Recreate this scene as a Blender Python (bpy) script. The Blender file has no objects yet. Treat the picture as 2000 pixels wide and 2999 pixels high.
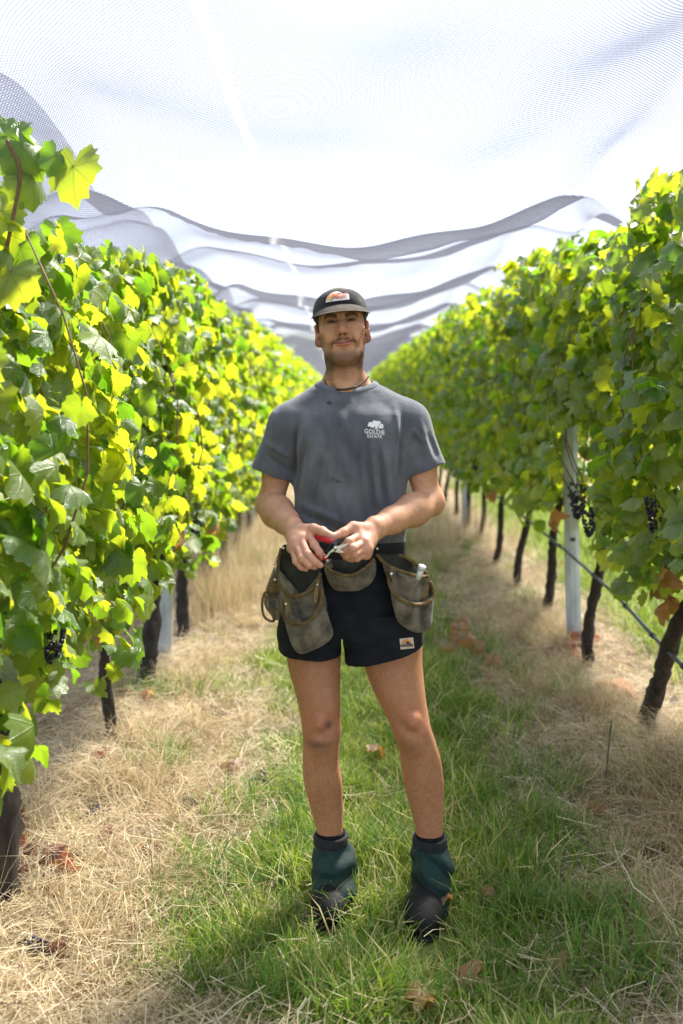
import bpy, bmesh, math, random
import numpy as np
from mathutils import Vector, Matrix, Euler
from mathutils.bvhtree import BVHTree

# ------------------------------------------------------------------ camera, sky, sun, exposure
SC = bpy.context.scene
COL = SC.collection
F, HC, U0, V0 = 2916.0, 1.515, 1000.0, 1150.0      # 35 mm lens on the 2000 x 2999 frame, eye height, vanishing point
cam_d = bpy.data.cameras.new('camera')
cam = bpy.data.objects.new('camera', cam_d); COL.objects.link(cam)
cam.location = (0, 0, HC); cam.rotation_euler = (math.radians(90), 0, 0)
cam_d.sensor_fit = 'VERTICAL'; cam_d.sensor_height = 36.0; cam_d.lens = 35.0
cam_d.shift_y = -(1499.5 - V0) / 2999.0
cam_d.clip_start = 0.05; cam_d.clip_end = 4000
cam_d.dof.use_dof = True; cam_d.dof.focus_distance = 2.92; cam_d.dof.aperture_fstop = 2.2
SC.camera = cam

SUN = Vector((0.62, 0.92, 1.36)).normalized()
world = bpy.data.worlds.new('World'); SC.world = world; world.use_nodes = True
wn = world.node_tree.nodes; wl = world.node_tree.links
for n in list(wn): wn.remove(n)
wo = wn.new('ShaderNodeOutputWorld'); bg = wn.new('ShaderNodeBackground')
sky = wn.new('ShaderNodeTexSky'); sky.sky_type = 'NISHITA'; sky.sun_disc = False
sky.sun_elevation = math.asin(SUN.z); sky.sun_rotation = math.atan2(SUN.x, SUN.y)
sky.dust_density = 2.0; sky.air_density = 1.0
tc = wn.new('ShaderNodeTexCoord'); cn = wn.new('ShaderNodeTexNoise')
cn.inputs['Scale'].default_value = 2.2; cn.inputs['Detail'].default_value = 6
cr = wn.new('ShaderNodeValToRGB'); cr.color_ramp.elements[0].position = 0.30; cr.color_ramp.elements[1].position = 0.62
cr.color_ramp.elements[0].color = (.74, .74, .74, 1); cr.color_ramp.elements[1].color = (1, 1, 1, 1)
mx = wn.new('ShaderNodeMix'); mx.data_type = 'RGBA'
mx.inputs['B'].default_value = (2.7, 2.95, 3.6, 1)                  # thin bright cloud over the blue
wl.new(tc.outputs['Generated'], cn.inputs['Vector']); wl.new(cn.outputs['Fac'], cr.inputs['Fac'])
wl.new(cr.outputs['Color'], mx.inputs['Factor']); wl.new(sky.outputs['Color'], mx.inputs['A'])
wl.new(mx.outputs['Result'], bg.inputs['Color']); bg.inputs['Strength'].default_value = 0.115
wl.new(bg.outputs['Background'], wo.inputs['Surface'])
sun_d = bpy.data.lights.new('sun', 'SUN'); sun_d.energy = 4.2; sun_d.angle = math.radians(12); sun_d.color = (1.0, 0.95, 0.87)
sun = bpy.data.objects.new('sun', sun_d); COL.objects.link(sun)
sun.rotation_euler = SUN.to_track_quat('Z', 'Y').to_euler(); sun.location = (6, 3, 9)
SC.view_settings.view_transform = 'Standard'; SC.view_settings.look = 'None'
SC.view_settings.exposure = 2.46; SC.view_settings.gamma = 1.0; SC.view_settings.use_curve_mapping = False
SC.render.engine = 'CYCLES'
SC.cycles.use_denoising = True
SC.cycles.max_bounces = 6; SC.cycles.transparent_max_bounces = 24; SC.cycles.sample_clamp_indirect = 6.0
SC.cycles.caustics_reflective = False; SC.cycles.caustics_refractive = False

# ------------------------------------------------------------------ helpers
RNG = np.random.default_rng(7)
R = random.Random(11)
def P(u, v, Y): return Vector(((u - U0) * Y / F, Y, HC - (v - V0) * Y / F))
def lin(c): return tuple(((x / 255) / 12.92 if x / 255 <= .04045 else ((x / 255 + .055) / 1.055) ** 2.4) for x in c)

def mesh_np(name, V, faces, mat=None, smooth=True):
    """one mesh from a vertex array and either an (n,3|4) int array or a list of such arrays"""
    V = np.asarray(V, dtype=np.float32)
    if not isinstance(faces, list): faces = [faces]
    faces = [np.asarray(f, dtype=np.int32) for f in faces if len(f)]
    me = bpy.data.meshes.new(name)
    me.vertices.add(len(V)); me.vertices.foreach_set('co', V.ravel())
    nl = sum(f.size for f in faces); npoly = sum(len(f) for f in faces)
    me.loops.add(nl); me.loops.foreach_set('vertex_index', np.concatenate([f.ravel() for f in faces]))
    me.polygons.add(npoly)
    tot = np.concatenate([np.full(len(f), f.shape[1], np.int32) for f in faces])
    start = np.concatenate([[0], np.cumsum(tot)[:-1]]).astype(np.int32)
    me.polygons.foreach_set('loop_start', start)
    me.polygons.foreach_set('use_smooth', np.full(npoly, smooth, bool))
    me.update(calc_edges=True); me.validate()
    if mat: me.materials.append(mat)
    return me

def obj(name, me, parent=None, label=None, cat=None, group=None, kind=None, loc=None):
    o = bpy.data.objects.new(name, me); COL.objects.link(o)
    if loc is not None: o.location = loc
    if parent: o.parent = parent
    if label: o['label'] = label
    if cat: o['category'] = cat
    if group: o['group'] = group
    if kind: o['kind'] = kind
    return o
def empty(name, loc, label, cat, group=None, rz=0):
    o = obj(name, None, None, label, cat, group, None, loc); o.rotation_euler.z = rz
    o.empty_display_size = .1
    return o

def tube(pts, rad, n=8, caps=True, twist=0.0, rough=0.0, seed=0):
    """swept tube along pts; rad scalar or list -> (V, [quads, tris])"""
    pts = [Vector(p) for p in pts]; m = len(pts)
    rad = [rad] * m if np.isscalar(rad) else rad
    rg = np.random.default_rng(seed)
    V = []; up = Vector((0.123, 0.31, .94))
    t0 = (pts[1] - pts[0]).normalized()
    a = t0.cross(up).normalized()
    for i in range(m):
        t = (pts[min(i + 1, m - 1)] - pts[max(i - 1, 0)]).normalized()
        a = (a - t * a.dot(t)).normalized(); b = t.cross(a)
        for j in range(n):
            th = 2 * math.pi * j / n + twist * i
            r = rad[i] * (1 + rough * (rg.random() - .5) * 2)
            V.append(pts[i] + (a * math.cos(th) + b * math.sin(th)) * r)
    Q = [(i * n + j, i * n + (j + 1) % n, (i + 1) * n + (j + 1) % n, (i + 1) * n + j) for i in range(m - 1) for j in range(n)]
    T = []
    if caps:
        V += [pts[0], pts[-1]]; c0, c1 = m * n, m * n + 1
        T = [(c0, (j + 1) % n, j) for j in range(n)] + [(c1, (m - 1) * n + j, (m - 1) * n + (j + 1) % n) for j in range(n)]
    V = np.array([tuple(v) for v in V], np.float32)
    return V, [np.array(Q, np.int32).reshape(-1, 4), np.array(T, np.int32).reshape(-1, 3)]
def join_np(parts):
    """list of (V, [faces...]) -> (V, faces)"""
    Vs, out, off = [], {}, 0
    for V, fs in parts:
        V = np.asarray(V, np.float32)
        for f in (fs if isinstance(fs, list) else [fs]):
            f = np.asarray(f, np.int32)
            if len(f): out.setdefault(f.shape[1], []).append(f + off)
        Vs.append(V); off += len(V)
    return np.concatenate(Vs), [np.concatenate(v) for v in out.values()]
def box_np(c, h, rot=None):
    s = np.array([(x, y, z) for x in (-1, 1) for y in (-1, 1) for z in (-1, 1)], np.float32) * np.array(h, np.float32)
    if rot is not None: s = s @ np.array(rot.to_3x3().transposed(), np.float32)
    Q = np.array([(0, 1, 3, 2), (4, 6, 7, 5), (0, 4, 5, 1), (2, 3, 7, 6), (0, 2, 6, 4), (1, 5, 7, 3)], np.int32)
    return s + np.array(c, np.float32), [Q]
def catmull(pts, n, closed=False):
    p = np.array([tuple(q) for q in pts], float); m = len(p)
    out = []
    segs = m if closed else m - 1
    for i in range(segs):
        g = lambda k: p[k % m] if closed else p[min(max(k, 0), m - 1)]
        p0, p1, p2, p3 = g(i - 1), g(i), g(i + 1), g(i + 2)
        for t in np.arange(n) / n:
            out.append(.5 * (2 * p1 + (p2 - p0) * t + (2 * p0 - 5 * p1 + 4 * p2 - p3) * t * t + (3 * p1 - p0 - 3 * p2 + p3) * t ** 3))
    if not closed: out.append(p[-1])
    return np.array(out)

# ------------------------------------------------------------------ materials
def nodes_of(name):
    m = bpy.data.materials.new(name); m.use_nodes = True
    nt = m.node_tree
    return m, nt, nt.nodes['Principled BSDF'], nt.nodes['Material Output']
def mix_rgb(nt, a, b, fac, mode='MIX'):
    n = nt.nodes.new('ShaderNodeMix'); n.data_type = 'RGBA'; n.blend_type = mode
    for s, k in ((a, 'A'), (b, 'B'), (fac, 'Factor')):
        if isinstance(s, (tuple, list)): n.inputs[k].default_value = (*s[:3], 1)
        elif isinstance(s, (int, float)): n.inputs[k].default_value = s
        else: nt.links.new(s, n.inputs[k])
    return n.outputs['Result']
def math_n(nt, op, a, b=None, c=None, clamp=False):
    n = nt.nodes.new('ShaderNodeMath'); n.operation = op; n.use_clamp = clamp
    for i, s in enumerate((a, b, c)):
        if s is None: continue
        if isinstance(s, (int, float)): n.inputs[i].default_value = s
        else: nt.links.new(s, n.inputs[i])
    return n.outputs[0]
def ramp(nt, fac, stops):
    n = nt.nodes.new('ShaderNodeValToRGB'); e = n.color_ramp.elements
    while len(e) < len(stops): e.new(0.5)
    for el, (p, c) in zip(e, stops):
        el.position = p; el.color = (*c[:3], 1) if isinstance(c, (tuple, list)) else (c, c, c, 1)
    nt.links.new(fac, n.inputs['Fac'])
    return n.outputs['Color']
def coord(nt, scale=(1, 1, 1), kind='Object'):
    t = nt.nodes.new('ShaderNodeTexCoord'); m = nt.nodes.new('ShaderNodeMapping')
    m.inputs['Scale'].default_value = scale
    nt.links.new(t.outputs[kind], m.inputs['Vector'])
    return m.outputs['Vector']
def noise(nt, vec, scale, detail=4, rough=.55, out='Fac'):
    n = nt.nodes.new('ShaderNodeTexNoise'); n.inputs['Scale'].default_value = scale
    n.inputs['Detail'].default_value = detail; n.inputs['Roughness'].default_value = rough
    if vec is not None: nt.links.new(vec, n.inputs['Vector'])
    return n.outputs[out]
def bump(nt, h, strength, dist, bsdf, normal=None):
    b = nt.nodes.new('ShaderNodeBump'); b.inputs['Strength'].default_value = strength; b.inputs['Distance'].default_value = dist
    nt.links.new(h, b.inputs['Height'])
    if normal is not None: nt.links.new(normal, b.inputs['Normal'])
    if bsdf is not None: nt.links.new(b.outputs['Normal'], bsdf.inputs['Normal'])
    return b.outputs['Normal']
def simple(name, col, rough=.7, var=.25, scale=20, bmp=0.0, bscale=200, stretch=(1, 1, 1), metal=0.0, spec=.5, col2=None, sheen=0):
    m, nt, b, o = nodes_of(name)
    v = coord(nt, stretch)
    f = noise(nt, v, scale, 5)
    lo = tuple(c * (1 - var) for c in col); hi = tuple(min(1, c * (1 + var)) for c in (col2 or col))
    nt.links.new(ramp(nt, f, [(.32, lo), (.68, hi)]), b.inputs['Base Color'])
    b.inputs['Roughness'].default_value = rough; b.inputs['Metallic'].default_value = metal
    b.inputs['Specular IOR Level'].default_value = spec
    if sheen: b.inputs['Sheen Weight'].default_value = sheen
    if bmp: bump(nt, noise(nt, v, bscale, 4), bmp, .004, b)
    return m
# ------------------------------------------------------------------ ground, hills
XL, XR = -0.98, 1.36          # the two vine rows beside the grass alley
def ground_z(x, y):
    x = np.asarray(x, float); y = np.asarray(y, float)
    z = .022 * np.sin(x * 3.1 + y * .9) * np.sin(y * 1.7 + .6) + .012 * np.sin(x * 7.3 - y * 4.1)
    z += .05 * np.exp(-((x - XR) / .33) ** 2) * (.6 + .4 * np.sin(y * 2.1)) + .03 * np.exp(-((x - XL) / .3) ** 2)
    z += .10 * np.exp(-((x - 1.30) / .22) ** 2 - ((y - 3.55) / .35) ** 2)
    near = np.exp(-((x - .08) / .45) ** 2 - ((y - 2.85) / .35) ** 2)
    return z * (1 - .9 * near)
gx = np.unique(np.concatenate([np.linspace(-900, -8, 14), np.linspace(-8, -3, 12), np.linspace(-3, 4, 100), np.linspace(4, 9, 12), np.linspace(9, 900, 14)]))
gy = np.unique(np.concatenate([np.linspace(-300, -2, 8), np.linspace(-2, 12, 180), np.linspace(12, 45, 70), np.linspace(45, 1500, 20)]))
GX, GY = np.meshgrid(gx, gy, indexing='ij')
GZ = ground_z(GX, GY)
GV = np.stack([GX, GY, GZ], -1).reshape(-1, 3)
ii, jj = np.meshgrid(np.arange(len(gx) - 1), np.arange(len(gy) - 1), indexing='ij')
k = (ii * len(gy) + jj).ravel()
GQ = np.stack([k, k + len(gy), k + len(gy) + 1, k + 1], -1)
def ground_material():
    m, nt, b, o = nodes_of('ground_soil')
    v = coord(nt)
    sep = nt.nodes.new('ShaderNodeSeparateXYZ'); nt.links.new(v, sep.inputs[0])
    x = sep.outputs['X']
    w = math_n(nt, 'MULTIPLY_ADD', noise(nt, v, 2.2, 4), .9, -.45)
    xw = math_n(nt, 'ADD', x, w)
    # the alleys are green, the strips under the vines are dry straw and soil; rows repeat every 2.34 m
    d = math_n(nt, 'PINGPONG', math_n(nt, 'ADD', xw, -.15 + 2.34 * 100), 1.17)
    green = ramp(nt, d, [(.46, 1.0), (.66, 0.0)])
    soil = ramp(nt, noise(nt, v, 14, 8, .7), [(.3, (.10, .066, .042)), (.5, (.24, .165, .095)), (.72, (.40, .30, .18))])
    gr = ramp(nt, noise(nt, v, 26, 6, .7), [(.3, (.035, .05, .014)), (.55, (.09, .12, .03)), (.75, (.22, .19, .08))])
    nt.links.new(mix_rgb(nt, soil, gr, green), b.inputs['Base Color'])
    b.inputs['Roughness'].default_value = .95; b.inputs['Specular IOR Level'].default_value = .15
    bump(nt, noise(nt, v, 60, 8, .7), .8, .03, b)
    return m
obj('ground', mesh_np('ground', GV, GQ, ground_material()), kind='structure')

hv, hq = [], []
n = 90
for i in range(n + 1):
    a = math.radians(-110 + 220 * i / n)
    h = 9 + 5 * math.sin(i * .31) + 3 * math.sin(i * .9 + 1) + 2 * R.random()
    for r_, z_ in ((170, -1), (185, h * .75), (215, h), (260, h * .6)):
        hv.append((math.sin(a) * r_, math.cos(a) * r_ + 20, z_))
for i in range(n):
    for j in range(3): hq.append((i * 4 + j, (i + 1) * 4 + j, (i + 1) * 4 + j + 1, i * 4 + j + 1))
obj('wooded_hills', mesh_np('hills', hv, np.array(hq), simple('hill_green', (.055, .085, .03), .9, .5, .25)), kind='structure')

# ------------------------------------------------------------------ bird net over the alley
def net_material():
    m, nt, b, o = nodes_of('knitted_net')
    nt.nodes.remove(b)
    uv = nt.nodes.new('ShaderNodeUVMap'); uv.uv_map = 'UVMap'
    sep = nt.nodes.new('ShaderNodeSeparateXYZ'); nt.links.new(uv.outputs['UV'], sep.inputs[0])
    u, v = sep.outputs['X'], sep.outputs['Y']           # metres across / along
    def threads(s, off):                                 # knitted diamond mesh, 11 mm
        t = math_n(nt, 'PINGPONG', math_n(nt, 'ADD', s, off), .0055)
        return ramp(nt, math_n(nt, 'DIVIDE', t, .0055), [(.18, 1.0), (.34, 0.0)])
    a = math_n(nt, 'ADD', u, math_n(nt, 'MULTIPLY', v, .62)); c = math_n(nt, 'SUBTRACT', u, math_n(nt, 'MULTIPLY', v, .62))
    th = math_n(nt, 'MAXIMUM', threads(a, 50.), threads(c, 90.))
    # the sewn white seam runs along the net
    du = math_n(nt, 'ABSOLUTE', math_n(nt, 'ADD', u, .28))
    du = math_n(nt, 'ADD', du, math_n(nt, 'MULTIPLY_ADD', noise(nt, uv.outputs['UV'], 30, 3), .03, -.015))
    seam = ramp(nt, du, [(.000, .55), (.020, 0.0)])
    # threads have depth: the flatter the glance, the more of them stand in the way
    lw = nt.nodes.new('ShaderNodeLayerWeight'); lw.inputs['Blend'].default_value = .5
    edge = math_n(nt, 'ADD', math_n(nt, 'MULTIPLY', math_n(nt, 'POWER', lw.outputs['Facing'], 9.0), .55), math_n(nt, 'MULTIPLY', math_n(nt, 'POWER', lw.outputs['Facing'], 2.5), .34))
    dens = math_n(nt, 'MULTIPLY_ADD', th, .70, .09)
    dens = math_n(nt, 'ADD', dens, math_n(nt, 'MULTIPLY', edge, .95), clamp=True)
    dens = math_n(nt, 'ADD', dens, math_n(nt, 'MULTIPLY', seam, .12), clamp=True)
    col = mix_rgb(nt, (.06, .06, .075), (.85, .84, .80), seam)
    tr = nt.nodes.new('ShaderNodeBsdfTransparent'); di = nt.nodes.new('ShaderNodeBsdfDiffuse'); tl = nt.nodes.new('ShaderNodeBsdfTranslucent')
    nt.links.new(col, di.inputs['Color']); nt.links.new(mix_rgb(nt, (.085, .087, .105), (.34, .34, .33), seam), tl.inputs['Color'])
    m1 = nt.nodes.new('ShaderNodeMixShader'); m1.inputs[0].default_value = .62
    nt.links.new(di.outputs[0], m1.inputs[1]); nt.links.new(tl.outputs[0], m1.inputs[2])
    m2 = nt.nodes.new('ShaderNodeMixShader'); nt.links.new(dens, m2.inputs[0])
    nt.links.new(tr.outputs[0], m2.inputs[1]); nt.links.new(m1.outputs[0], m2.inputs[2])
    nt.links.new(m2.outputs[0], o.inputs['Surface'])
    return m
def net_z(x, y):
    """height of the net: hung on the rows, sagging over the alley, gathered in loose folds along the row"""
    s = (x - .19) / 1.17                                   # -1 .. 1 between the rows
    edge = 2.53 + .13 * np.clip(s, -1.2, 1.2)
    sag = .24 * (1 - np.minimum(np.abs(s), 1.3) ** 2.1)
    z = edge - sag
    folds = [(4.25, .19, .42), (5.45, .09, .3), (6.9, .20, .5), (8.3, .10, .4), (9.8, .2, .6), (11.2, .1, .5), (12.9, .24, .7), (16., .26, .8), (19.5, .28, .9), (24, .3, 1.1), (29, .34, 1.3), (35, .35, 1.5)]
    ripple = 0
    for (y0, a, w) in folds:
        yy = y - y0 - .15 * s + .55 * s * s * (s < 0) - .10 * s * s * (s > 0)
        ripple = ripple + a * np.exp(-np.abs(yy) / w * 1.2) * np.where(yy > 0, 1, 1)
    k = .55 + .45 * np.clip(1 - np.abs(s), 0, 1)
    z = z - ripple * k
    z += .012 * np.sin(x * 9 + y * 2.3) + .010 * np.sin(y * 6.1 - x * 4) + .02 * np.sin(y * 2.2 + 1.0)
    q = np.clip((np.abs(s) - .74) / .30, 0, 1); z = z - .24 * q * q * (3 - 2 * q) * (1 + .25 * np.sin(y * 3.1))   # drawn down onto the vines
    out = np.clip(np.abs(s) - 1.04, 0, 1)
    return z - out * 1.6
nx = np.linspace(-1.42, 1.86, 130); ny = np.concatenate([np.linspace(-1.6, 14, 330), np.linspace(14.1, 42, 220)])
NX, NY = np.meshgrid(nx, ny, indexing='ij'); NZ = net_z(NX, NY)
NV = np.stack([NX, NY, NZ], -1).reshape(-1, 3)
ii, jj = np.meshgrid(np.arange(len(nx) - 1), np.arange(len(ny) - 1), indexing='ij'); k = (ii * len(ny) + jj).ravel()
NQ = np.stack([k, k + 1, k + len(ny) + 1, k + len(ny)], -1)
net_me = mesh_np('net', NV, NQ, net_material())
uvl = net_me.uv_layers.new(name='UVMap'); vi = np.empty(len(net_me.loops), np.int32); net_me.loops.foreach_get('vertex_index', vi)
uvl.data.foreach_set('uv', NV[vi][:, :2].astype(np.float32).ravel())
sel = np.where((nx > -.93) & (nx < 1.30))[0]; SX = NV.reshape(len(nx), len(ny), 3)[sel].reshape(-1, 3)
ii, jj = np.meshgrid(np.arange(len(sel) - 1), np.arange(len(ny) - 1), indexing='ij'); k = (ii * len(ny) + jj).ravel()
side_me = mesh_np('added_side_net', SX, np.stack([k, k + 1, k + len(ny) + 1, k + len(ny)], -1), net_me.materials[0])  # trimmed net, added over the side alleys to dim their ground
uvl = side_me.uv_layers.new(name='UVMap'); vi = np.empty(len(side_me.loops), np.int32); side_me.loops.foreach_get('vertex_index', vi)
uvl.data.foreach_set('uv', SX[vi][:, :2].astype(np.float32).ravel())
for dx, lb in ((2.34, 'added fine mesh bird net dimming the next alley beyond the shaded row'), (-2.34, 'added fine mesh bird net dimming the alley behind the sunlit row')):
    o = obj('bird_net', side_me, label=lb, cat='net', group='bird nets over the alleys'); o.location.x = dx; o.location.z = .03
obj('bird_net', net_me, group='bird nets over the alleys', label='sagging fine mesh bird net with a pale seam hung over the alley', cat='net')
# ------------------------------------------------------------------ grape leaves
def leaf_shape(seed, nout=28, nin=10, cup=.25, fold=.35, wave=.12):
    rg = np.random.default_rng(seed)
    def rad(th):                                            # th = 0 at the tip
        a = np.abs(((th + np.pi) % (2 * np.pi)) - np.pi)
        r = .50 + .040 * np.cos(a * 5) * np.clip(1.3 - a / 2.6, .2, 1) + .05 * np.cos(a)
        r = r * (1 - .78 * np.exp(-((a - np.pi) / .22) ** 2))   # the notch where the stalk joins
        return r
    th = np.linspace(0, 2 * np.pi, nout, endpoint=False)
    r = rad(th) * (1 + .075 * np.where(np.arange(nout) % 2 == 0, 1, -1) + .04 * rg.standard_normal(nout))
    thi = np.linspace(0, 2 * np.pi, nin, endpoint=False); ri = rad(thi) * .55
    p2 = np.concatenate([[[0, 0]], np.stack([np.sin(thi) * ri, np.cos(thi) * ri], -1), np.stack([np.sin(th) * r, np.cos(th) * r], -1)])
    x, y = p2[:, 0], p2[:, 1]; rr = np.hypot(x, y); ang = np.arctan2(x, y)
    z = -cup * rr ** 2 - fold * (np.abs(x) - .16) * (.6 if rg.random() > .3 else -.5) - .25 * np.clip(y, 0, 1) ** 2
    z += wave * rr * np.sin(ang * 3 + rg.random() * 6) + .05 * rr * np.sin(ang * 7 + rg.random() * 6)
    z -= z[0]
    T = [(0, 1 + (i + 1) % nin, 1 + i) for i in range(nin)]
    # stitch the two rings by angle
    i = j = 0
    while i < nin or j < nout:
        ai = (i + 1) / nin; aj = (j + 1) / nout
        a0 = 1 + i % nin; b0 = 1 + nin + j % nout
        if (aj <= ai and j < nout) or i >= nin:
            T.append((a0, 1 + nin + (j + 1) % nout, b0)); j += 1
        else:
            T.append((a0, 1 + (i + 1) % nin, b0)); i += 1
    T = np.array(T)[:, ::-1]
    return np.stack([x, y, z], -1), T
LEAVES = [leaf_shape(s, cup=.1 + .6 * R.random(), fold=.1 + .6 * R.random(), wave=.08 + .2 * R.random()) for s in range(9)]
LEAVES_FAR = [leaf_shape(s + 40, 12, 6) for s in range(4)]

def leaf_material(name, base, back, trans, rnd=True):
    m, nt, b, o = nodes_of(name)
    uv = nt.nodes.new('ShaderNodeUVMap'); uv.uv_map = 'UVMap'
    sep = nt.nodes.new('ShaderNodeSeparateXYZ'); nt.links.new(uv.outputs['UV'], sep.inputs[0])
    x, y = sep.outputs['X'], sep.outputs['Y']
    ang = math_n(nt, 'ARCTAN2', x, y); rad = math_n(nt, 'SQRT', math_n(nt, 'ADD', math_n(nt, 'MULTIPLY', x, x), math_n(nt, 'MULTIPLY', y, y)))
    w = math_n(nt, 'ABSOLUTE', math_n(nt, 'WRAP', ang, .42, -.42))
    main = ramp(nt, math_n(nt, 'MULTIPLY', w, rad), [(.006, 1.0), (.020, 0.0)])
    s2 = math_n(nt, 'PINGPONG', math_n(nt, 'ADD', rad, math_n(nt, 'MULTIPLY', w, -.35)), .035)
    sec = ramp(nt, s2, [(.0018, .55), (.006, 0.0)])
    vein = math_n(nt, 'MAXIMUM', main, sec)
    att = nt.nodes.new('ShaderNodeAttribute'); att.attribute_name = 'leaf_rnd'
    oi = nt.nodes.new('ShaderNodeObjectInfo')
    rn = math_n(nt, 'FRACT', math_n(nt, 'ADD', att.outputs['Fac'], oi.outputs['Random']))
    rn2 = math_n(nt, 'FRACT', math_n(nt, 'MULTIPLY', rn, 17.31))
    hue = ramp(nt, rn, [(0, base[0]), (.5, base[1]), (.9, base[2]), (1.0, base[3])])
    geo = nt.nodes.new('ShaderNodeNewGeometry')
    face = mix_rgb(nt, hue, back, math_n(nt, 'MULTIPLY', geo.outputs['Backfacing'], .6))
    face = mix_rgb(nt, face, (.20, .26, .07), math_n(nt, 'MULTIPLY', vein, .55))
    mot = noise(nt, uv.outputs['UV'], 9, 4)
    face = mix_rgb(nt, face, (.6, .6, .6), ramp(nt, mot, [(.3, .35), (.7, 0.0)]), 'MULTIPLY')
    nt.links.new(face, b.inputs['Base Color'])
    nt.links.new(math_n(nt, 'MULTIPLY_ADD', rn2, .18, .24), b.inputs['Roughness'])
    b.inputs['Specular IOR Level'].default_value = .7
    hgt = math_n(nt, 'ADD', math_n(nt, 'MULTIPLY', vein, -.7), math_n(nt, 'MULTIPLY', noise(nt, uv.outputs['UV'], 22, 3), .6))
    bump(nt, hgt, .55, .006, b)
    tl = nt.nodes.new('ShaderNodeBsdfTranslucent')
    tcol = mix_rgb(nt, ramp(nt, rn2, [(0, trans[0]), (1, trans[1])]), (.20, .26, .03), math_n(nt, 'MULTIPLY', vein, .5))
    nt.links.new(tcol, tl.inputs['Color'])
    mxs = nt.nodes.new('ShaderNodeMixShader'); mxs.inputs[0].default_value = .50
    nt.links.new(b.outputs[0], mxs.inputs[1]); nt.links.new(tl.outputs[0], mxs.inputs[2])
    nt.links.new(mxs.outputs[0], o.inputs['Surface'])
    return m
M_LEAF = leaf_material('vine_leaf_green', [(.016, .062, .009), (.052, .140, .015), (.12, .225, .022), (.29, .32, .035)], (.15, .22, .08), [(.17, .42, .012), (.80, .83, .03)])
M_DEAD = leaf_material('vine_leaf_dead', [(.30, .15, .06), (.40, .23, .10), (.46, .30, .15), (.22, .09, .045)], (.35, .2, .1), [(.5, .2, .04), (.6, .3, .06)])
M_RED = leaf_material('vine_leaf_red', [(.16, .03, .02), (.22, .05, .025), (.26, .09, .04), (.12, .03, .02)], (.2, .08, .05), [(.3, .05, .03), (.35, .1, .05)])
M_YEL = leaf_material('vine_leaf_yellow', [(.55, .42, .07), (.5, .35, .06), (.6, .45, .12), (.5, .3, .08)], (.5, .4, .15), [(.7, .55, .06), (.75, .6, .1)])
M_BARK = simple('vine_bark', (.030, .023, .018), .95, .6, 30, 1.0, 60, (1, 1, .18))
M_CANE = simple('vine_cane', (.16, .085, .04), .7, .4, 20)
M_GRAPE = simple('grape_skin', (.012, .012, .028), .35, .6, 60)

def add_uv_rnd(me, uv, rnd):
    vi = np.empty(len(me.loops), np.int32); me.loops.foreach_get('vertex_index', vi)
    l = me.uv_layers.new(name='UVMap'); l.data.foreach_set('uv', np.asarray(uv, np.float32)[vi].ravel())
    if rnd is not None:
        a = me.attributes.new('leaf_rnd', 'FLOAT', 'POINT'); a.data.foreach_set('value', np.asarray(rnd, np.float32))
def leaf_mesh(shape, mat):
    V, T = shape
    V = V.copy()
    # a short stalk behind the notch
    sv, sf = tube([(0, 0, 0), (0, -.16, -.05), (0, -.34, -.16)], [.012, .011, .013], 4, False)
    VV, FF = join_np([(V, [T]), (sv, sf)])
    me = mesh_np('leaf', VV, FF, mat); add_uv_rnd(me, VV[:, :2], None)
    return me
LEAF_ME = [leaf_mesh(s, M_LEAF) for s in LEAVES]
DEAD_ME = [leaf_mesh(leaf_shape(100 + s, cup=.9, fold=.8, wave=.4), M_DEAD) for s in range(4)]
RED_ME = [leaf_mesh(leaf_shape(120 + s, cup=.9, fold=.9, wave=.45), M_RED) for s in range(4)]
YEL_ME = [leaf_mesh(leaf_shape(130 + s, cup=.4, fold=.4, wave=.2), M_YEL) for s in range(2)]

def frames(rg, n, side, spread=.75):
    """n leaf orientations for a row whose alley lies on side (+1: towards +x): columns x, y(tip), z(normal)"""
    nrm = np.array([side * .72, .32 if side > 0 else -.02, .50])[None, :] + rg.standard_normal((n, 3)) * spread * np.array([.55, .8, .6])
    nrm /= np.linalg.norm(nrm, axis=1)[:, None]
    tip = np.stack([side * .35 + 0 * rg.random(n), 0 * rg.random(n), -1 + 0 * rg.random(n)], -1) + rg.standard_normal((n, 3)) * .45
    tip -= nrm * np.sum(tip * nrm, 1)[:, None]; tip /= np.linalg.norm(tip, axis=1)[:, None]
    xx = np.cross(tip, nrm)
    return np.stack([xx, tip, nrm], -1)
def leaf_points(rg, n, side, zb, zt, front, thick=.27):
    """points in a vine's canopy: x out from the row, y along it, z up"""
    z = zb + (zt - zb) * rg.random(n) ** .92
    y = (rg.random(n) - .5) * 1.22
    half = .27 - .10 * np.clip((z - zt + .35) / .35, 0, 1) - .08 * np.clip((zb + .2 - z) / .2, 0, 1)
    if front: x = side * (half - .11 * rg.random(n) ** 1.5 + .05 * np.sin(y * 9 + z * 5) + .03 * rg.standard_normal(n))
    else: x = side * (half - (half + thick) * rg.random(n) ** .8 - .02)
    # ragged lower edge
    z += np.where(z < zb + .25, .10 * np.sin(y * 7 + 3 * zb), 0)
    return np.stack([x, y, z], -1)
def in_gap(p, gap):
    x, y = XR + p[0], gap + p[1]                      # the thin place in the foliage in front of the wide post
    return y < 6.1 and abs(x / y - .2325) < .021 and p[2] < 1.36
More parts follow.
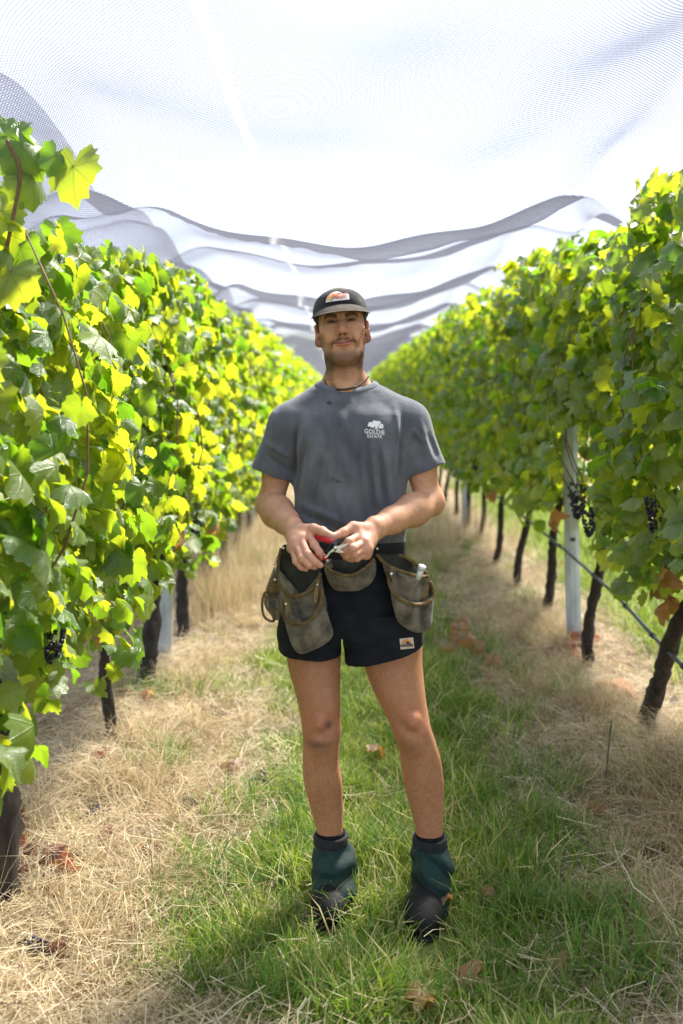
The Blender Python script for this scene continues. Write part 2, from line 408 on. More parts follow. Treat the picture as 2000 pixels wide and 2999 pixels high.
def foliage_mesh(seed, n, side, zb, zt, shapes, front_share, thick=.27, gap=None):
    rg = np.random.default_rng(seed)
    nf = int(n * front_share)
    pts = np.concatenate([leaf_points(rg, nf, side, zb, zt, True), leaf_points(rg, n - nf, side, zb, zt, False, thick)])
    Fm = np.concatenate([frames(rg, nf, side), frames(rg, n - nf, side, 1.4)])
    sz = .099 * (.5 + .8 * rg.random(n))
    Vs, Ts, U, Rn, off = [], [], [], [], 0
    which = rg.integers(0, len(shapes), n)
    for i in range(n):
        if gap and in_gap(pts[i], gap): continue
        V, T = shapes[which[i]]
        Vs.append((V * sz[i]) @ Fm[i].T + pts[i]); Ts.append(T + off); U.append(V[:, :2]); Rn.append(np.full(len(V), rg.random())); off += len(V)
    me = mesh_np('foliage', np.concatenate(Vs), np.concatenate(Ts), M_LEAF); add_uv_rnd(me, np.concatenate(U), np.concatenate(Rn))
    return me
def grape_mesh(seed):
    rg = np.random.default_rng(seed)
    # 20-faced berries packed in a hanging cone
    t = (1 + 5 ** .5) / 2
    iv = np.array([(-1, t, 0), (1, t, 0), (-1, -t, 0), (1, -t, 0), (0, -1, t), (0, 1, t), (0, -1, -t), (0, 1, -t), (t, 0, -1), (t, 0, 1), (-t, 0, -1), (-t, 0, 1)]) / math.hypot(1, t)
    it = np.array([(0, 11, 5), (0, 5, 1), (0, 1, 7), (0, 7, 10), (0, 10, 11), (1, 5, 9), (5, 11, 4), (11, 10, 2), (10, 7, 6), (7, 1, 8), (3, 9, 4), (3, 4, 2), (3, 2, 6), (3, 6, 8), (3, 8, 9), (4, 9, 5), (2, 4, 11), (6, 2, 10), (8, 6, 7), (9, 8, 1)])
    parts = [tube([(0, 0, .05), (0, 0, -.08)], .003, 5)]
    for i in range(95):
        h = rg.random() ** .8; r = .036 * (1 - h) ** .6 + .005; a = rg.random() * 6.28
        parts.append((iv * (.0074 + .0016 * rg.random()) + np.array([math.cos(a) * r, math.sin(a) * r, -.155 * h]), [it]))
    return mesh_np('grape_bunch', *join_np(parts), M_GRAPE)
GRAPES = [grape_mesh(s) for s in range(3)]

def place(me, name, parent, loc, frame, s):
    o = bpy.data.objects.new(name, me); COL.objects.link(o); o.parent = parent
    M = np.eye(4); M[:3, :3] = frame * s; M[:3, 3] = loc
    o.matrix_basis = Matrix(M.tolist())
    return o
def trunk_mesh(seed, top, r, h=.78):
    rg = np.random.default_rng(seed)
    pts = [np.array([0, 0, -.06])]
    for t in np.linspace(.0, 1, 9):
        pts.append(np.array([top[0] * t + .012 * math.sin(t * 7 + seed), top[1] * t ** 1.1 + .014 * math.sin(t * 5 + seed * 2), h * t]))
    rad = [r * 1.35] + [r * (1.22 - .42 * t + .16 * abs(math.sin(t * 9 + seed))) for t in np.linspace(0, 1, 9)]
    a = tube([tuple(p) for p in catmull(pts, 3)], list(np.interp(np.linspace(0, 9, 28), np.arange(10), rad)), 13, True, .12, .22, seed)
    e = pts[-1]
    c1 = tube([tuple(e + (0, 0, -.03)), tuple(e + (0.01, .2, .05)), tuple(e + (0, .55, .06))], [r * .75, r * .5, r * .4], 7, True, 0, .12, seed)
    c2 = tube([tuple(e + (0, 0, -.03)), tuple(e + (-.01, -.2, .05)), tuple(e + (0, -.55, .06))], [r * .75, r * .5, r * .4], 7, True, 0, .12, seed)
    return mesh_np('trunk', *join_np([a, c1, c2]), M_BARK)
def cane_mesh(seed, side, zb, zt, n=9):
    rg = np.random.default_rng(seed + 900); parts = []
    for i in range(n):
        y = (i + .5) / n * 1.1 - .55 + .05 * rg.standard_normal(); x = .05 * rg.standard_normal()
        lean = rg.standard_normal(2) * np.array([.10, .12]); top = zt - .1 - .3 * rg.random()
        pts = [(x + lean[0] * t + side * (.24 * math.sin(t * 3.0) * (i % 3 == 0) + .06 * t), y + lean[1] * t + .03 * math.sin(5 * t + i), zb + .1 + (top - zb - .1) * t) for t in np.linspace(0, 1, 7)]
        parts.append(tube(pts, list(np.linspace(.0042, .0022, 7)), 5))
    return mesh_np('cane', *join_np(parts), M_CANE)
FAR = {}
def far_set(side):
    if side not in FAR:
        zt = 2.10 if side > 0 else 2.34; zb = .62 if side > 0 else .70
        FAR[side] = [(foliage_mesh(500 + 7 * i + side, 760 if side > 0 else 1100, side, zb, zt, LEAVES_FAR, .5 if side > 0 else .33, .27 if side > 0 else .36), trunk_mesh(60 + i, (.02, (.12 if side > 0 else -.38)), .020), ) for i in range(5)]
    return FAR[side]
LBL_ROW = {1: 'left', -1: 'right'}
def vine(side, X, Y, i, lean, n_ind, n_rest, r=.03, label=None, group=None, zb=None, zt=None, grapes=0, dead=0, yel=0, gap=None):
    g0 = float(ground_z(X, Y))
    root = empty('grape_vine', (X, Y, g0), label, 'grape vine', group)
    zt = zt or (2.10 if side > 0 else 2.34); zb = zb or (.60 if side > 0 else .72)
    zt += .05 * math.sin(i * 2.3); zb += .05 * math.sin(i * 3.1)
    if n_ind == 0:
        fm, tm = far_set(side)[i % 5]
        obj('trunk', tm, root); f = obj('foliage', fm, root, kind='stuff'); f.scale.z = 1 + .03 * math.sin(i * 1.7)
        if grapes:
            for q in range(grapes):
                o = obj('grape_bunch', GRAPES[q % 3], root); o.location = (side * (.10 + .1 * R.random()), R.uniform(-.5, .5), zb + R.uniform(.02, .18))
        return root
    rg = np.random.default_rng(1000 + i * 10 + side)
    obj('trunk', trunk_mesh(20 + i * 3 + side, lean, r), root)
    obj('cane', cane_mesh(i * 5 + side, side, zb, zt), root)
    obj('foliage', foliage_mesh(2000 + i * 9 + side, n_rest, side, zb, zt, LEAVES, .12 if side > 0 else .07, .27 if side > 0 else .36, gap), root, kind='stuff')
    pts = leaf_points(rg, n_ind, side, zb, zt, True); fr = frames(rg, n_ind, side); sz = .097 * (.5 + .8 * rg.random(n_ind))
    for q in range(n_ind):
        if gap and in_gap(pts[q], gap): continue
        place(LEAF_ME[int(rg.integers(0, len(LEAF_ME)))], 'leaf', root, pts[q], fr[q], sz[q])
    for q in range(grapes):
        o = obj('grape_bunch', GRAPES[q % 3], root); o.location = (side * R.uniform(.12, .25), R.uniform(-.5, .5), zb + R.uniform(.12, .32)); o.rotation_euler.z = R.random() * 6
        s = R.uniform(.85, 1.15); o.scale = (s, s, s)
    for q in range(dead + yel):
        me = (DEAD_ME if q < dead else YEL_ME); me = me[q % len(me)]
        p = leaf_points(rg, 1, side, zb - .02, zb + .25, True)[0]; p[0] += side * .07
        o = place(me, 'dead_leaf', root, p, frames(rg, 1, side)[0], .11)
    return root
ROWG = {1: 'vines of the sunlit row behind the pruner\'s right arm', -1: 'vines of the shaded row with the drip tube and steel posts'}
ROWL = {1: 'grape vine in the sunlit yellow-green row, fading into blur', -1: 'grape vine in the shaded dark green row, fading into blur'}
NEAR_L = [(1.85, (0, 0)), (2.89, (-.02, -.1)), (4.22, (.0, -.12)), (5.02, (0, .25)), (6.1, (0, .25)), (7.15, (0, .3)), (8.2, (0, .3))]
NEAR_R = [(2.35, (0, -.3)), (3.42, (0, -.4)), (4.46, (-.02, -.75)), (5.50, (.0, -.30)), (6.6, (.0, -.4)), (7.75, (.0, -.6)), (8.75, (0, -.5))]
LAB_L = ['grape vine at the very start of the sunlit row, only its leaves in view', 'grape vine with a thick dark trunk beside the red dried shoot', 'grape vine on a thin curved trunk, with yellow and orange leaves low down',
         'grape vine on a dark upright trunk just in front of a grey steel post', 'grape vine beside the tall golden grass in the sunlit row', None, None]
LAB_R = ['grape vine at the very start of the shaded row, its trunk out of view', 'grape vine with pale lit leaves under the net edge, shaded row', 'grape vine with a leaning rough trunk that crosses the drip tube',
         'grape vine on a slim trunk right in front of the wide steel post', 'grape vine whose trunk stands behind the wide steel post', None, None]
for i, (Y, ln) in enumerate(NEAR_L):
    vine(1, XL, Y, i, ln, [110, 290, 290, 260, 220, 170, 130][i], [420, 560, 560, 560, 520, 480, 480][i], [.03, .045, .02, .036, .03, .03, .03][i], LAB_L[i] or ROWL[1], ROWG[1], zb=[.62, .62, .62, .68, .66, .62, .62][i], zt=[1.76, 1.92, 2.06, 2.10, 2.12, 2.12, 2.12][i], grapes=1, dead=[0, 0, 2, 2, 0, 0, 0][i], yel=[0, 0, 2, 0, 1, 0, 0][i])
for i, (Y, ln) in enumerate(NEAR_R):
    vine(-1, XR, Y, i, ln, [60, 240, 290, 280, 240, 180, 140][i], [600, 900, 900, 900, 900, 820, 820][i], [.03, .033, .031, .025, .024, .023, .023][i], LAB_R[i] or ROWL[-1], ROWG[-1], zb=[.7, .72, .74, .80, .78, .74, .74][i], zt=[2.1, 2.16, 2.22, 2.30, 2.34, 2.34, 2.34][i], grapes=[2, 2, 2, 0, 0, 1, 2][i], dead=[0, 1, 2, 1, 1, 1, 0][i], gap=Y if i in (2, 3, 4) else None)
Yv = 9.27; i = 7
while Yv < 38:
    vine(1, XL, Yv, i, None, 0, 0, label=ROWL[1], group=ROWG[1], grapes=2 if i < 12 else 0)
    vine(-1, XR, Yv + .5, i, None, 0, 0, label=ROWL[-1], group=ROWG[-1], grapes=3 if i < 12 else 0)
    Yv += 1.07; i += 1

# the long shoot that stands out of the nearest vine on the left
def shoot(name, pix, Y, leaves, label, cat, mats=None, r=.005):
    root = empty(name, P(*pix[0], Y), label, cat)
    base = root.location
    pts = [P(u, v, Y) - base for (u, v) in pix]
    obj('cane', mesh_np('cane', *tube(catmull(pts, 5), r, 6), M_CANE), root)
    rg = np.random.default_rng(len(leaves) + int(Y * 10))
    for (u, v, s, roll, tilt, dY) in leaves:
        nrm = Vector((math.sin(tilt), -math.cos(tilt) * .9, .3)).normalized()
        tip = Vector((math.sin(roll), 0, -math.cos(roll))); tip = (tip - nrm * tip.dot(nrm)).normalized()
        xx = tip.cross(nrm)
        place((mats or LEAF_ME)[int(rg.integers(0, len(mats or LEAF_ME)))], 'leaf', root, np.array(P(u, v, Y + dY) - base), np.array([[xx[a], tip[a], nrm[a]] for a in range(3)]), s)
    return root
shoot('vine_shoot', [(-20, 1000), (10, 780), (45, 600), (58, 520), (50, 470), (20, 410)], 2.35,
      [(70, 430, .13, .7, .4, 0), (215, 490, .15, .1, -.4, 0), (95, 520, .12, 0.2, .8, .02), (160, 455, .09, -.3, .2, .02), (10, 620, .11, -.6, .4, 0), (20, 400, .12, .8, 0, .03), (30, 800, .14, -.3, .2, -.02), (-10, 560, .1, 0, .3, .03), (60, 720, .11, .5, -.5, .05)],
      'long leafy vine shoot standing up in front of the net', 'vine shoot')

# ------------------------------------------------------------------ trellis posts, drip tubes, wires
M_STEEL = simple('galvanised_steel', (.42, .47, .50), .5, .25, 18, .15, 90, (1, 1, .3), metal=.55)
M_TUBE = simple('drip_tube_plastic', (.055, .075, .09), .45, .3, 8)
M_CLIP = simple('clip_plastic', (.02, .022, .025), .5, .2, 8)
def post(X, Y, label, tilt, h=2.25):
    root = empty('trellis_post', (X, Y, float(ground_z(X, Y))), label, 'post', 'steel trellis posts')
    prof = [(-.042, .02), (-.042, -.012), (-.016, -.022), (.016, -.022), (.042, -.012), (.042, .02)]
    V = []; 
    for z in (-.3, .8, 1.6, h):
        for off in (0, .003):
            for (x, y) in prof: V.append((x * (1 - off * 12) - tilt * z, y + (.004 if off else 0), z))
    Q = []; n = 6
    for a in range(3):
        for j in range(5):
            b0 = a * 12; b1 = b0 + 12
            Q.append((b0 + j, b0 + j + 1, b1 + j + 1, b1 + j)); Q.append((b0 + 6 + j + 1, b0 + 6 + j, b1 + 6 + j, b1 + 6 + j + 1))
        for j in (0, 5):
            q = (a * 12 + j, a * 12 + 6 + j, a * 12 + 18 + j, a * 12 + 12 + j); Q.append(q if j == 0 else q[::-1])
    for j in range(5): Q.append((36 + j, 36 + j + 1, 42 + j + 1, 42 + j))
    obj('channel', mesh_np('post', np.array(V), np.array(Q), M_STEEL, False), root)
    for z in (.62, .95, 1.3, 1.7):
        o = obj('wire_clip', mesh_np('wire_clip', *box_np((-tilt * z, -.027, z), (.014, .006, .010)), M_CLIP, False), root)
    return root
LBLP = 'grey steel trellis post half hidden in the distant vines'
post(XR + .03, 5.95, 'wide pale steel post standing among the shaded vines above the drip tube', .02)
post(XL - .02, 5.62, 'grey steel post behind the dark trunk in the sunlit row', -.02, 1.95)
for Y in (10.9, 15.9, 20.9, 26): post(XR, Y, LBLP, .01)
for Y in (10.7, 15.7, 20.7): post(XL, Y, LBLP, -.01, 1.95)
def drip(pts, label):
    root = empty('drip_tube', pts[0], label, 'irrigation tube')
    p = catmull([Vector(q) - Vector(pts[0]) for q in pts], 10)
    obj('tube', mesh_np('tube', *tube(p, .0085, 9), M_TUBE), root)
    for a in range(3, len(p) - 2, 4):
        c = p[a]; t = Vector(p[a + 1] - p[a - 1]).normalized()
        obj('dripper', mesh_np('dripper', *tube([tuple(c - np.array(t) * .014), tuple(c + np.array(t) * .014)], .0125, 8), M_CLIP), root)
    return root
drip([(XR - .03, 1.5, .42), (XR - .03, 3.0, .43), (XR - .03, 3.97, .455), (XR - .03, 5.08, .545), (XR - .03, 7.34, .61), (XR - .03, 10.9, .64), (XR - .03, 18, .62), (XR - .03, 30, .62)], 'dark drip tube running past the wide steel post in the shaded row')
drip([(XL + .02, 1.5, .57), (XL + .02, 3.6, .59), (XL + .02, 4.6, .62), (XL + .02, 5.7, .63), (XL + .02, 10.7, .62), (XL + .02, 30, .62)], 'dark drip tube half hidden by leaves in the sunlit row')
for X, s in ((XL, 'sunlit'), (XR, 'shaded')):
    for z, nm in ((.88, 'low'), (2.02 if X < 0 else 2.2, 'top')):
        obj('trellis_wire', mesh_np('wire', *tube([(X, 1.0, z), (X, 12, z + .01), (X, 34, z)], .0016, 5), M_STEEL), label=f'thin {nm} trellis wire stretched along the {s} vine row', cat='wire')
# ------------------------------------------------------------------ grass, straw, litter
def blade_material(name, stops, trans):
    m, nt, b, o = nodes_of(name)
    at = nt.nodes.new('ShaderNodeAttribute'); at.attribute_name = 'blade_rnd'
    rn = at.outputs['Fac']
    c = ramp(nt, rn, stops); nt.links.new(c, b.inputs['Base Color'])
    b.inputs['Roughness'].default_value = .55; b.inputs['Specular IOR Level'].default_value = .35
    tl = nt.nodes.new('ShaderNodeBsdfTranslucent'); nt.links.new(mix_rgb(nt, c, trans, .6), tl.inputs['Color'])
    ms = nt.nodes.new('ShaderNodeMixShader'); ms.inputs[0].default_value = .35
    nt.links.new(b.outputs[0], ms.inputs[1]); nt.links.new(tl.outputs[0], ms.inputs[2]); nt.links.new(ms.outputs[0], o.inputs['Surface'])
    return m
M_GRASS = blade_material('grass_blade', [(0, (.035, .105, .010)), (.3, (.085, .20, .014)), (.55, (.17, .28, .02)), (.66, (.28, .32, .045)), (.77, (.48, .42, .17)), (1, (.64, .54, .30))], (.40, .55, .03))
M_LUSH = blade_material('grass_blade_lush', [(0, (.03, .10, .012)), (.5, (.07, .18, .016)), (.85, (.15, .26, .03)), (1, (.4, .36, .14))], (.36, .46, .05))
M_STRAW = blade_material('straw_stem', [(0, (.26, .18, .10)), (.25, (.48, .37, .21)), (.6, (.64, .53, .34)), (.88, (.76, .67, .48)), (1, (.14, .09, .06))], (.5, .4, .22))
M_GOLD = blade_material('dry_grass_blade', [(0, (.28, .19, .09)), (.4, (.48, .36, .19)), (.8, (.64, .52, .32)), (1, (.16, .16, .05))], (.5, .4, .22))

def tuft_mesh(seed, n, length, width, spread, lean, curl, mat, segs=3, flat=False):
    rg = np.random.default_rng(seed); Vs, Qs, Rn, off = [], [], [], 0
    for i in range(n):
        a = rg.random() * 6.283; d = np.array([math.cos(a), math.sin(a), 0.]); s = np.array([-d[1], d[0], 0.])
        L = length * (.45 + .75 * rg.random()); base = np.array([rg.standard_normal() * spread, rg.standard_normal() * spread, 0])
        if flat:
            e0 = (rg.random() - .35) * .35; z0 = rg.random() * .035
            pts = [base + d * L * (t - .5) + s * L * .12 * math.sin(t * 3 + i) + np.array([0, 0, z0 + e0 * L * (t - .5) * .5 + .012 * math.sin(t * 3.1 + i)]) for t in np.linspace(0, 1, segs + 1)]
        else:
            ln = lean * (.2 + 1.1 * rg.random()); pts = []
            for t in np.linspace(0, 1, segs + 1):
                out = ln * t + curl * t * t * (.4 + rg.random() * .1)
                pts.append(base + d * L * out * .9 + np.array([0, 0, L * t * math.sqrt(max(.05, 1 - min(.9, out * .7) ** 2)) * (1 - .25 * curl * t * t)]))
        w = width * (.6 + .7 * rg.random()); tw = rg.random() * 2 - 1
        sd = s * math.cos(tw) + np.array([0, 0, math.sin(tw) * (.5 if not flat else .8)])
        for q, p in enumerate(pts):
            ww = w * (1 - .85 * (q / segs) ** 1.5) if not flat else w * .7
            Vs += [p - sd * ww * .5, p + sd * ww * .5]
        Qs += [(off + 2 * q, off + 2 * q + 1, off + 2 * q + 3, off + 2 * q + 2) for q in range(segs)]
        Rn += [rg.random()] * (2 * segs + 2); off += 2 * segs + 2
    return np.array(Vs), np.array(Qs), np.array(Rn), mat
def scatter(name, variants, pts, scale, label, cat, tilt=.15):
    """many copies of a few tufts, turned and scaled, laid down as one mesh"""
    pts = np.asarray(pts, float); n = len(pts); scale = np.asarray(scale, float)
    rx, ry, rz = RNG.standard_normal(n) * tilt, RNG.standard_normal(n) * tilt, RNG.random(n) * 6.283
    pick = RNG.integers(0, len(variants), n); rnd = RNG.random(n)
    cz, sz, cx, sx, cy, sy = np.cos(rz), np.sin(rz), np.cos(rx), np.sin(rx), np.cos(ry), np.sin(ry)
    Z, X0, O, I = np.zeros((n, 3, 3)), np.zeros((n, 3, 3)), np.zeros((n, 3, 3)), np.ones(n)
    Z[:, 0, 0] = cz; Z[:, 0, 1] = -sz; Z[:, 1, 0] = sz; Z[:, 1, 1] = cz; Z[:, 2, 2] = 1
    X0[:, 0, 0] = 1; X0[:, 1, 1] = cx; X0[:, 1, 2] = -sx; X0[:, 2, 1] = sx; X0[:, 2, 2] = cx
    O[:, 0, 0] = cy; O[:, 0, 2] = sy; O[:, 1, 1] = 1; O[:, 2, 0] = -sy; O[:, 2, 2] = cy
    M = X0 @ O @ Z * scale[:, None, None]
    Vs, Qs, Rn, off = [], [], [], 0
    for i, (V, Q, rb, mat) in enumerate(variants):
        w = np.where(pick == i)[0]
        if not len(w): continue
        VV = np.einsum('nij,vj->nvi', M[w], V) + pts[w][:, None, :]
        Vs.append(VV.reshape(-1, 3)); Rn.append(((rb[None, :] + rnd[w][:, None]) % 1).ravel())
        Qs.append((Q[None] + (np.arange(len(w)) * len(V))[:, None, None]).reshape(-1, 4) + off); off += len(w) * len(V)
    me = mesh_np(name, np.concatenate(Vs), np.concatenate(Qs), variants[0][3])
    a = me.attributes.new('blade_rnd', 'FLOAT', 'POINT'); a.data.foreach_set('value', np.concatenate(Rn).astype(np.float32))
    return obj(name, me, label=label, cat=cat, kind='stuff')
def wob(x, y): return .10 * np.sin(y * 2.3 + 1) + .08 * np.sin(y * 5.1 + x * 2) + .06 * np.sin(y * 11 + x * 7)
def greenness(x, y):
    """1 in the middle of an alley, 0 under the vines"""
    g = np.clip((np.minimum(x + .38 + wob(x, y), .68 + .5 * wob(x, y + 9) - x)) / .16, 0, 1)
    g2 = np.clip(1 - np.abs(np.abs(x - .15) - 2.34) / .55, 0, 1)
    return np.maximum(g, g2)
def field(n, y0, y1, x0, x1, power=1.6):
    t = RNG.random(n); y = y0 * (y1 / y0) ** (t ** power) if power else y0 + (y1 - y0) * t
    # spread evenly over what a lens sees: denser near
    x = x0 + (x1 - x0) * RNG.random(n)
    return x, y
GRS = [tuft_mesh(i, 22, .115, .0052, .04, .55, .55, M_GRASS, 2) for i in range(9)]
LSH = [tuft_mesh(20 + i, 32, .17, .0052, .03, .5, .75, M_LUSH) for i in range(4)]
STR = [tuft_mesh(40 + i, 30, .14, .0030, .07, 0, 0, M_STRAW, 2, True) for i in range(9)]
GLD = [tuft_mesh(60 + i, 46, .20, .0032, .035, .75, .9, M_GOLD, 3) for i in range(5)]
TAL = [tuft_mesh(80 + i, 40, .46, .0038, .05, .35, .35, M_GOLD, 3) for i in range(4)]

def boots_clear(x, y): return ~((np.hypot((x + .028) / .085, (y - 2.85) / .22) < 1) | (np.hypot((x - .24) / .085, (y - 2.81) / .22) < 1))
x, y = field(24000, 2.15, 30, -.95, 1.25, 1.12)
keep = (RNG.random(len(x)) < greenness(x, y) * .95 + .012) & boots_clear(x, y)
x, y = x[keep], y[keep]
scatter('grass', GRS, np.stack([x, y, ground_z(x, y) - .004], -1), (.28 + .45 * RNG.random(len(x)) + .75 * np.clip(np.sin(x * 9 + 2 * np.sin(y * 6)) * np.sin(y * 8 + 1.5 * np.sin(x * 7)), 0, 1)) * np.where((x > .35) & (y > 2.9), 1.25, 1.0) * (1 + np.clip(y - 6, 0, 14) * .06), 'short green grass with pale dry blades covering the alley', 'grass')
cl = np.array([(.62, 3.35, .16, 30), (.72, 3.75, .2, 30), (.5, 4.6, .25, 30), (.62, 2.98, .12, 26), (.52, 2.62, .16, 46), (.78, 2.55, .12, 24), (-.28, 3.25, .12, 20), (-.42, 2.88, .1, 14), (-.2, 3.6, .12, 16), (.12, 3.2, .10, 12), (-.3, 2.62, .14, 22), (.3, 5.8, .3, 30), (-.1, 4.8, .25, 24), (.75, 5.4, .2, 26), (.02, 2.5, .12, 10), (-.52, 5.0, .1, 8), (1.15, 4.9, .07, 6), (-.9, 4.9, .1, 8), (-.75, 3.9, .07, 6), (2.3, 7.5, .8, 90), (.3, 9, .5, 60)])
px_, py_ = [], []
for (cx, cy, sp, nn) in cl:
    px_.append(cx + RNG.standard_normal(int(nn)) * sp); py_.append(cy + RNG.standard_normal(int(nn)) * sp)
x, y = np.concatenate(px_), np.concatenate(py_); kk = boots_clear(x, y) & (y > 2.2); x, y = x[kk], y[kk]
scatter('lush_grass', LSH, np.stack([x, y, ground_z(x, y) - .005], -1), .6 + .5 * RNG.random(len(x)), 'longer dark green grass growing in clumps along the alley', 'grass')
x, y = field(13500, 2.15, 30, -1.7, 1.9, 1.35)
patch_ = .55 + .45 * np.sin(x * 8 + 2 * np.sin(y * 5)) * np.sin(y * 7 + 2 * np.sin(x * 6 + 1))
keep = (RNG.random(len(x)) < np.clip(1.02 - greenness(x, y) * .93, 0, 1) * np.clip(patch_ + .35, .12, 1)) & boots_clear(x, y); x, y = x[keep], y[keep]
scatter('straw', STR, np.stack([x, y, ground_z(x, y) + .004], -1), (.55 + .6 * RNG.random(len(x))) * (1 + np.clip(y - 6, 0, 14) * .06), 'pale dry straw lying in a mat under the vine rows', 'straw', .22)
x = 1.75 + 1.5 * RNG.random(1500); y = 4 + 12 * RNG.random(1500)
scatter('alley_grass', GRS, np.stack([x, y, ground_z(x, y)], -1), 1.1 + .9 * RNG.random(len(x)), 'green grass of the next alley seen under the shaded vines', 'grass')
# mounds and tufts of dry grass
cl = [(-.72, 3.62, .12, 16), (-.86, 3.75, .1, 12), (-.55, 3.05, .05, 5), (1.28, 3.5, .15, 50), (1.22, 4.65, .07, 14), (1.12, 5.35, .06, 12), (1.25, 6.2, .08, 12), (1.1, 4.15, .06, 8), (-.85, 4.1, .05, 7), (-.8, 5.1, .05, 7), (1.15, 3.75, .14, 30), (1.05, 3.2, .12, 16), (1.0, 2.75, .12, 14), (-.62, 2.6, .12, 10), (-.75, 2.9, .1, 10), (-.5, 3.4, .1, 8), (-.62, 4.3, .12, 12), (1.35, 4.1, .15, 14), (1.05, 4.5, .12, 14), (1.0, 5.2, .16, 22), (1.2, 5.9, .16, 26), (1.2, 6.6, .2, 24), (.95, 4.9, .1, 8), (-.75, 4.9, .12, 6), (-.6, 5.6, .15, 8), (-.75, 6.4, .12, 12), (1.3, 2.95, .1, 10), (-.95, 3.2, .1, 8), (1.2, 8, .3, 30), (-.7, 8, .2, 20), (1.25, 10, .4, 30), (-.8, 10.5, .4, 30)]
px_, py_ = [], []
for (cx, cy, sp, nn) in cl:
    px_.append(cx + RNG.standard_normal(int(nn)) * sp); py_.append(cy + RNG.standard_normal(int(nn)) * sp)
x, y = np.concatenate(px_), np.concatenate(py_)
scatter('dry_grass', GLD, np.stack([x, y, ground_z(x, y) - .004], -1), .5 + .7 * RNG.random(len(x)), 'golden dry grass drooping in mounds beside the vine trunks', 'grass')
cl = [(-.78, 6.6, .12, 14), (-.72, 7.2, .15, 14), (-.85, 8.6, .2, 14), (-.8, 10, .4, 20), (1.15, 9.5, .3, 14), (-.98, 2.55, .04, 2)]
px_, py_ = [], []
for (cx, cy, sp, nn) in cl:
    px_.append(cx + RNG.standard_normal(int(nn)) * sp); py_.append(cy + RNG.standard_normal(int(nn)) * sp)
x, y = np.concatenate(px_), np.concatenate(py_)
scatter('tall_dry_grass', TAL, np.stack([x, y, ground_z(x, y) - .004], -1), .75 + .5 * RNG.random(len(x)), 'tall golden seeding grass under the sunlit row', 'grass', .1)

# fallen leaves, dried shoots, stones, dropped grapes
def gp(u, v):
    Y = F * HC / (v - V0); return ((u - U0) * Y / F, Y)
def lie(me, name, x, y, s, label, cat, group, dz=.03):
    o = obj(name, me, None, label, cat, group); o.location = (x, y, float(ground_z(x, y)) + dz)
    o.rotation_euler = (R.uniform(-.6, .6), R.uniform(-.6, .6), R.uniform(0, 6.28)); o.scale = (s, s, s); return o
for (u, v) in [(640, 2690), (325, 2490), (550, 2690), (430, 2530), (150, 2670), (170, 2855), (415, 2745), (1960, 2360), (1940, 2300), (1920, 2560), (1985, 2350), (1820, 2590), (1830, 2700), (690, 2270), (300, 2280), (1790, 2800), (1880, 2900), (360, 2075), (440, 2080), (1650, 1900), (1700, 1905)]:
    x, y = gp(u, v); lie(RED_ME[R.randrange(4)], 'fallen_leaf', x, y, R.uniform(.05, .085), 'curled dark red vine leaf fallen on the straw', 'leaf', 'red leaves fallen on the straw', .055)
for (u, v) in [(1420, 2670), (1300, 2690), (1250, 2970), (1225, 2990), (1740, 2410), (1720, 2700), (1380, 2890), (1640, 2890), (420, 2090), (1910, 2890), (1105, 2220)]:
    x, y = gp(u, v); lie(DEAD_ME[R.randrange(4)], 'fallen_leaf', x, y, R.uniform(.05, .08), 'curled orange-brown vine leaf fallen on the grass', 'leaf', 'orange leaves fallen on the grass', .075)
def dried(name, pix, leaves, mats, label):
    pts = [];
    for (u, v) in pix:
        x, y = gp(u, v); pts.append(Vector((x, y, float(ground_z(x, y)) + .05)))
    root = empty(name, pts[0], label, 'dried shoot')
    obj('cane', mesh_np('cane', *tube(catmull([p - pts[0] for p in pts], 6), .004, 6), M_CANE), root)
    for (u, v, s, h) in leaves:
        x, y = gp(u, v); o = obj('leaf', mats[R.randrange(len(mats))], root); o.location = Vector((x, y, float(ground_z(x, y)) + h)) - pts[0]
        o.rotation_euler = (R.uniform(.6, 1.6), R.uniform(-.7, .7), R.uniform(-1, 1)); o.scale = (s, s, s)
dried('dried_vine_shoot', [(0, 2530), (120, 2540), (230, 2570)], [(15, 2560, .1, .09), (25, 2600, .09, .06), (125, 2590, .1, .07), (175, 2610, .1, .05), (70, 2560, .07, .06), (10, 2500, .1, .1), (200, 2570, .06, .04), (40, 2640, .08, .03)], RED_ME, 'dried vine shoot with red leaves lying by the thick dark trunk')
dried('dried_vine_shoot', [(1310, 1860), (1390, 1920), (1450, 1985)], [(1320, 1880, 0.083, .12), (1345, 1900, 0.090, .09), (1310, 1935, 0.090, .06), (1390, 1930, 0.098, .1), (1420, 1945, 0.098, .08), (1445, 1975, 0.090, .06), (1400, 1980, 0.083, .05), (1370, 1905, 0.075, .14), (1445, 2010, 0.068, .04), (1350, 1870, 0.075, .15)], DEAD_ME, 'heap of brown dried vine leaves lying in the green grass')
dried('dried_vine_shoot', [(1620, 1940), (1680, 1920), (1720, 1905)], [(1630, 1935, .11, .04), (1660, 1930, .1, .05), (1690, 1915, .12, .05), (1715, 1900, .1, .05)], RED_ME, 'dried shoot with dark red leaves lying before the slim trunk')
M_STONE = simple('clay_clod', (.34, .17, .085), .95, .35, 30, .8, 40)
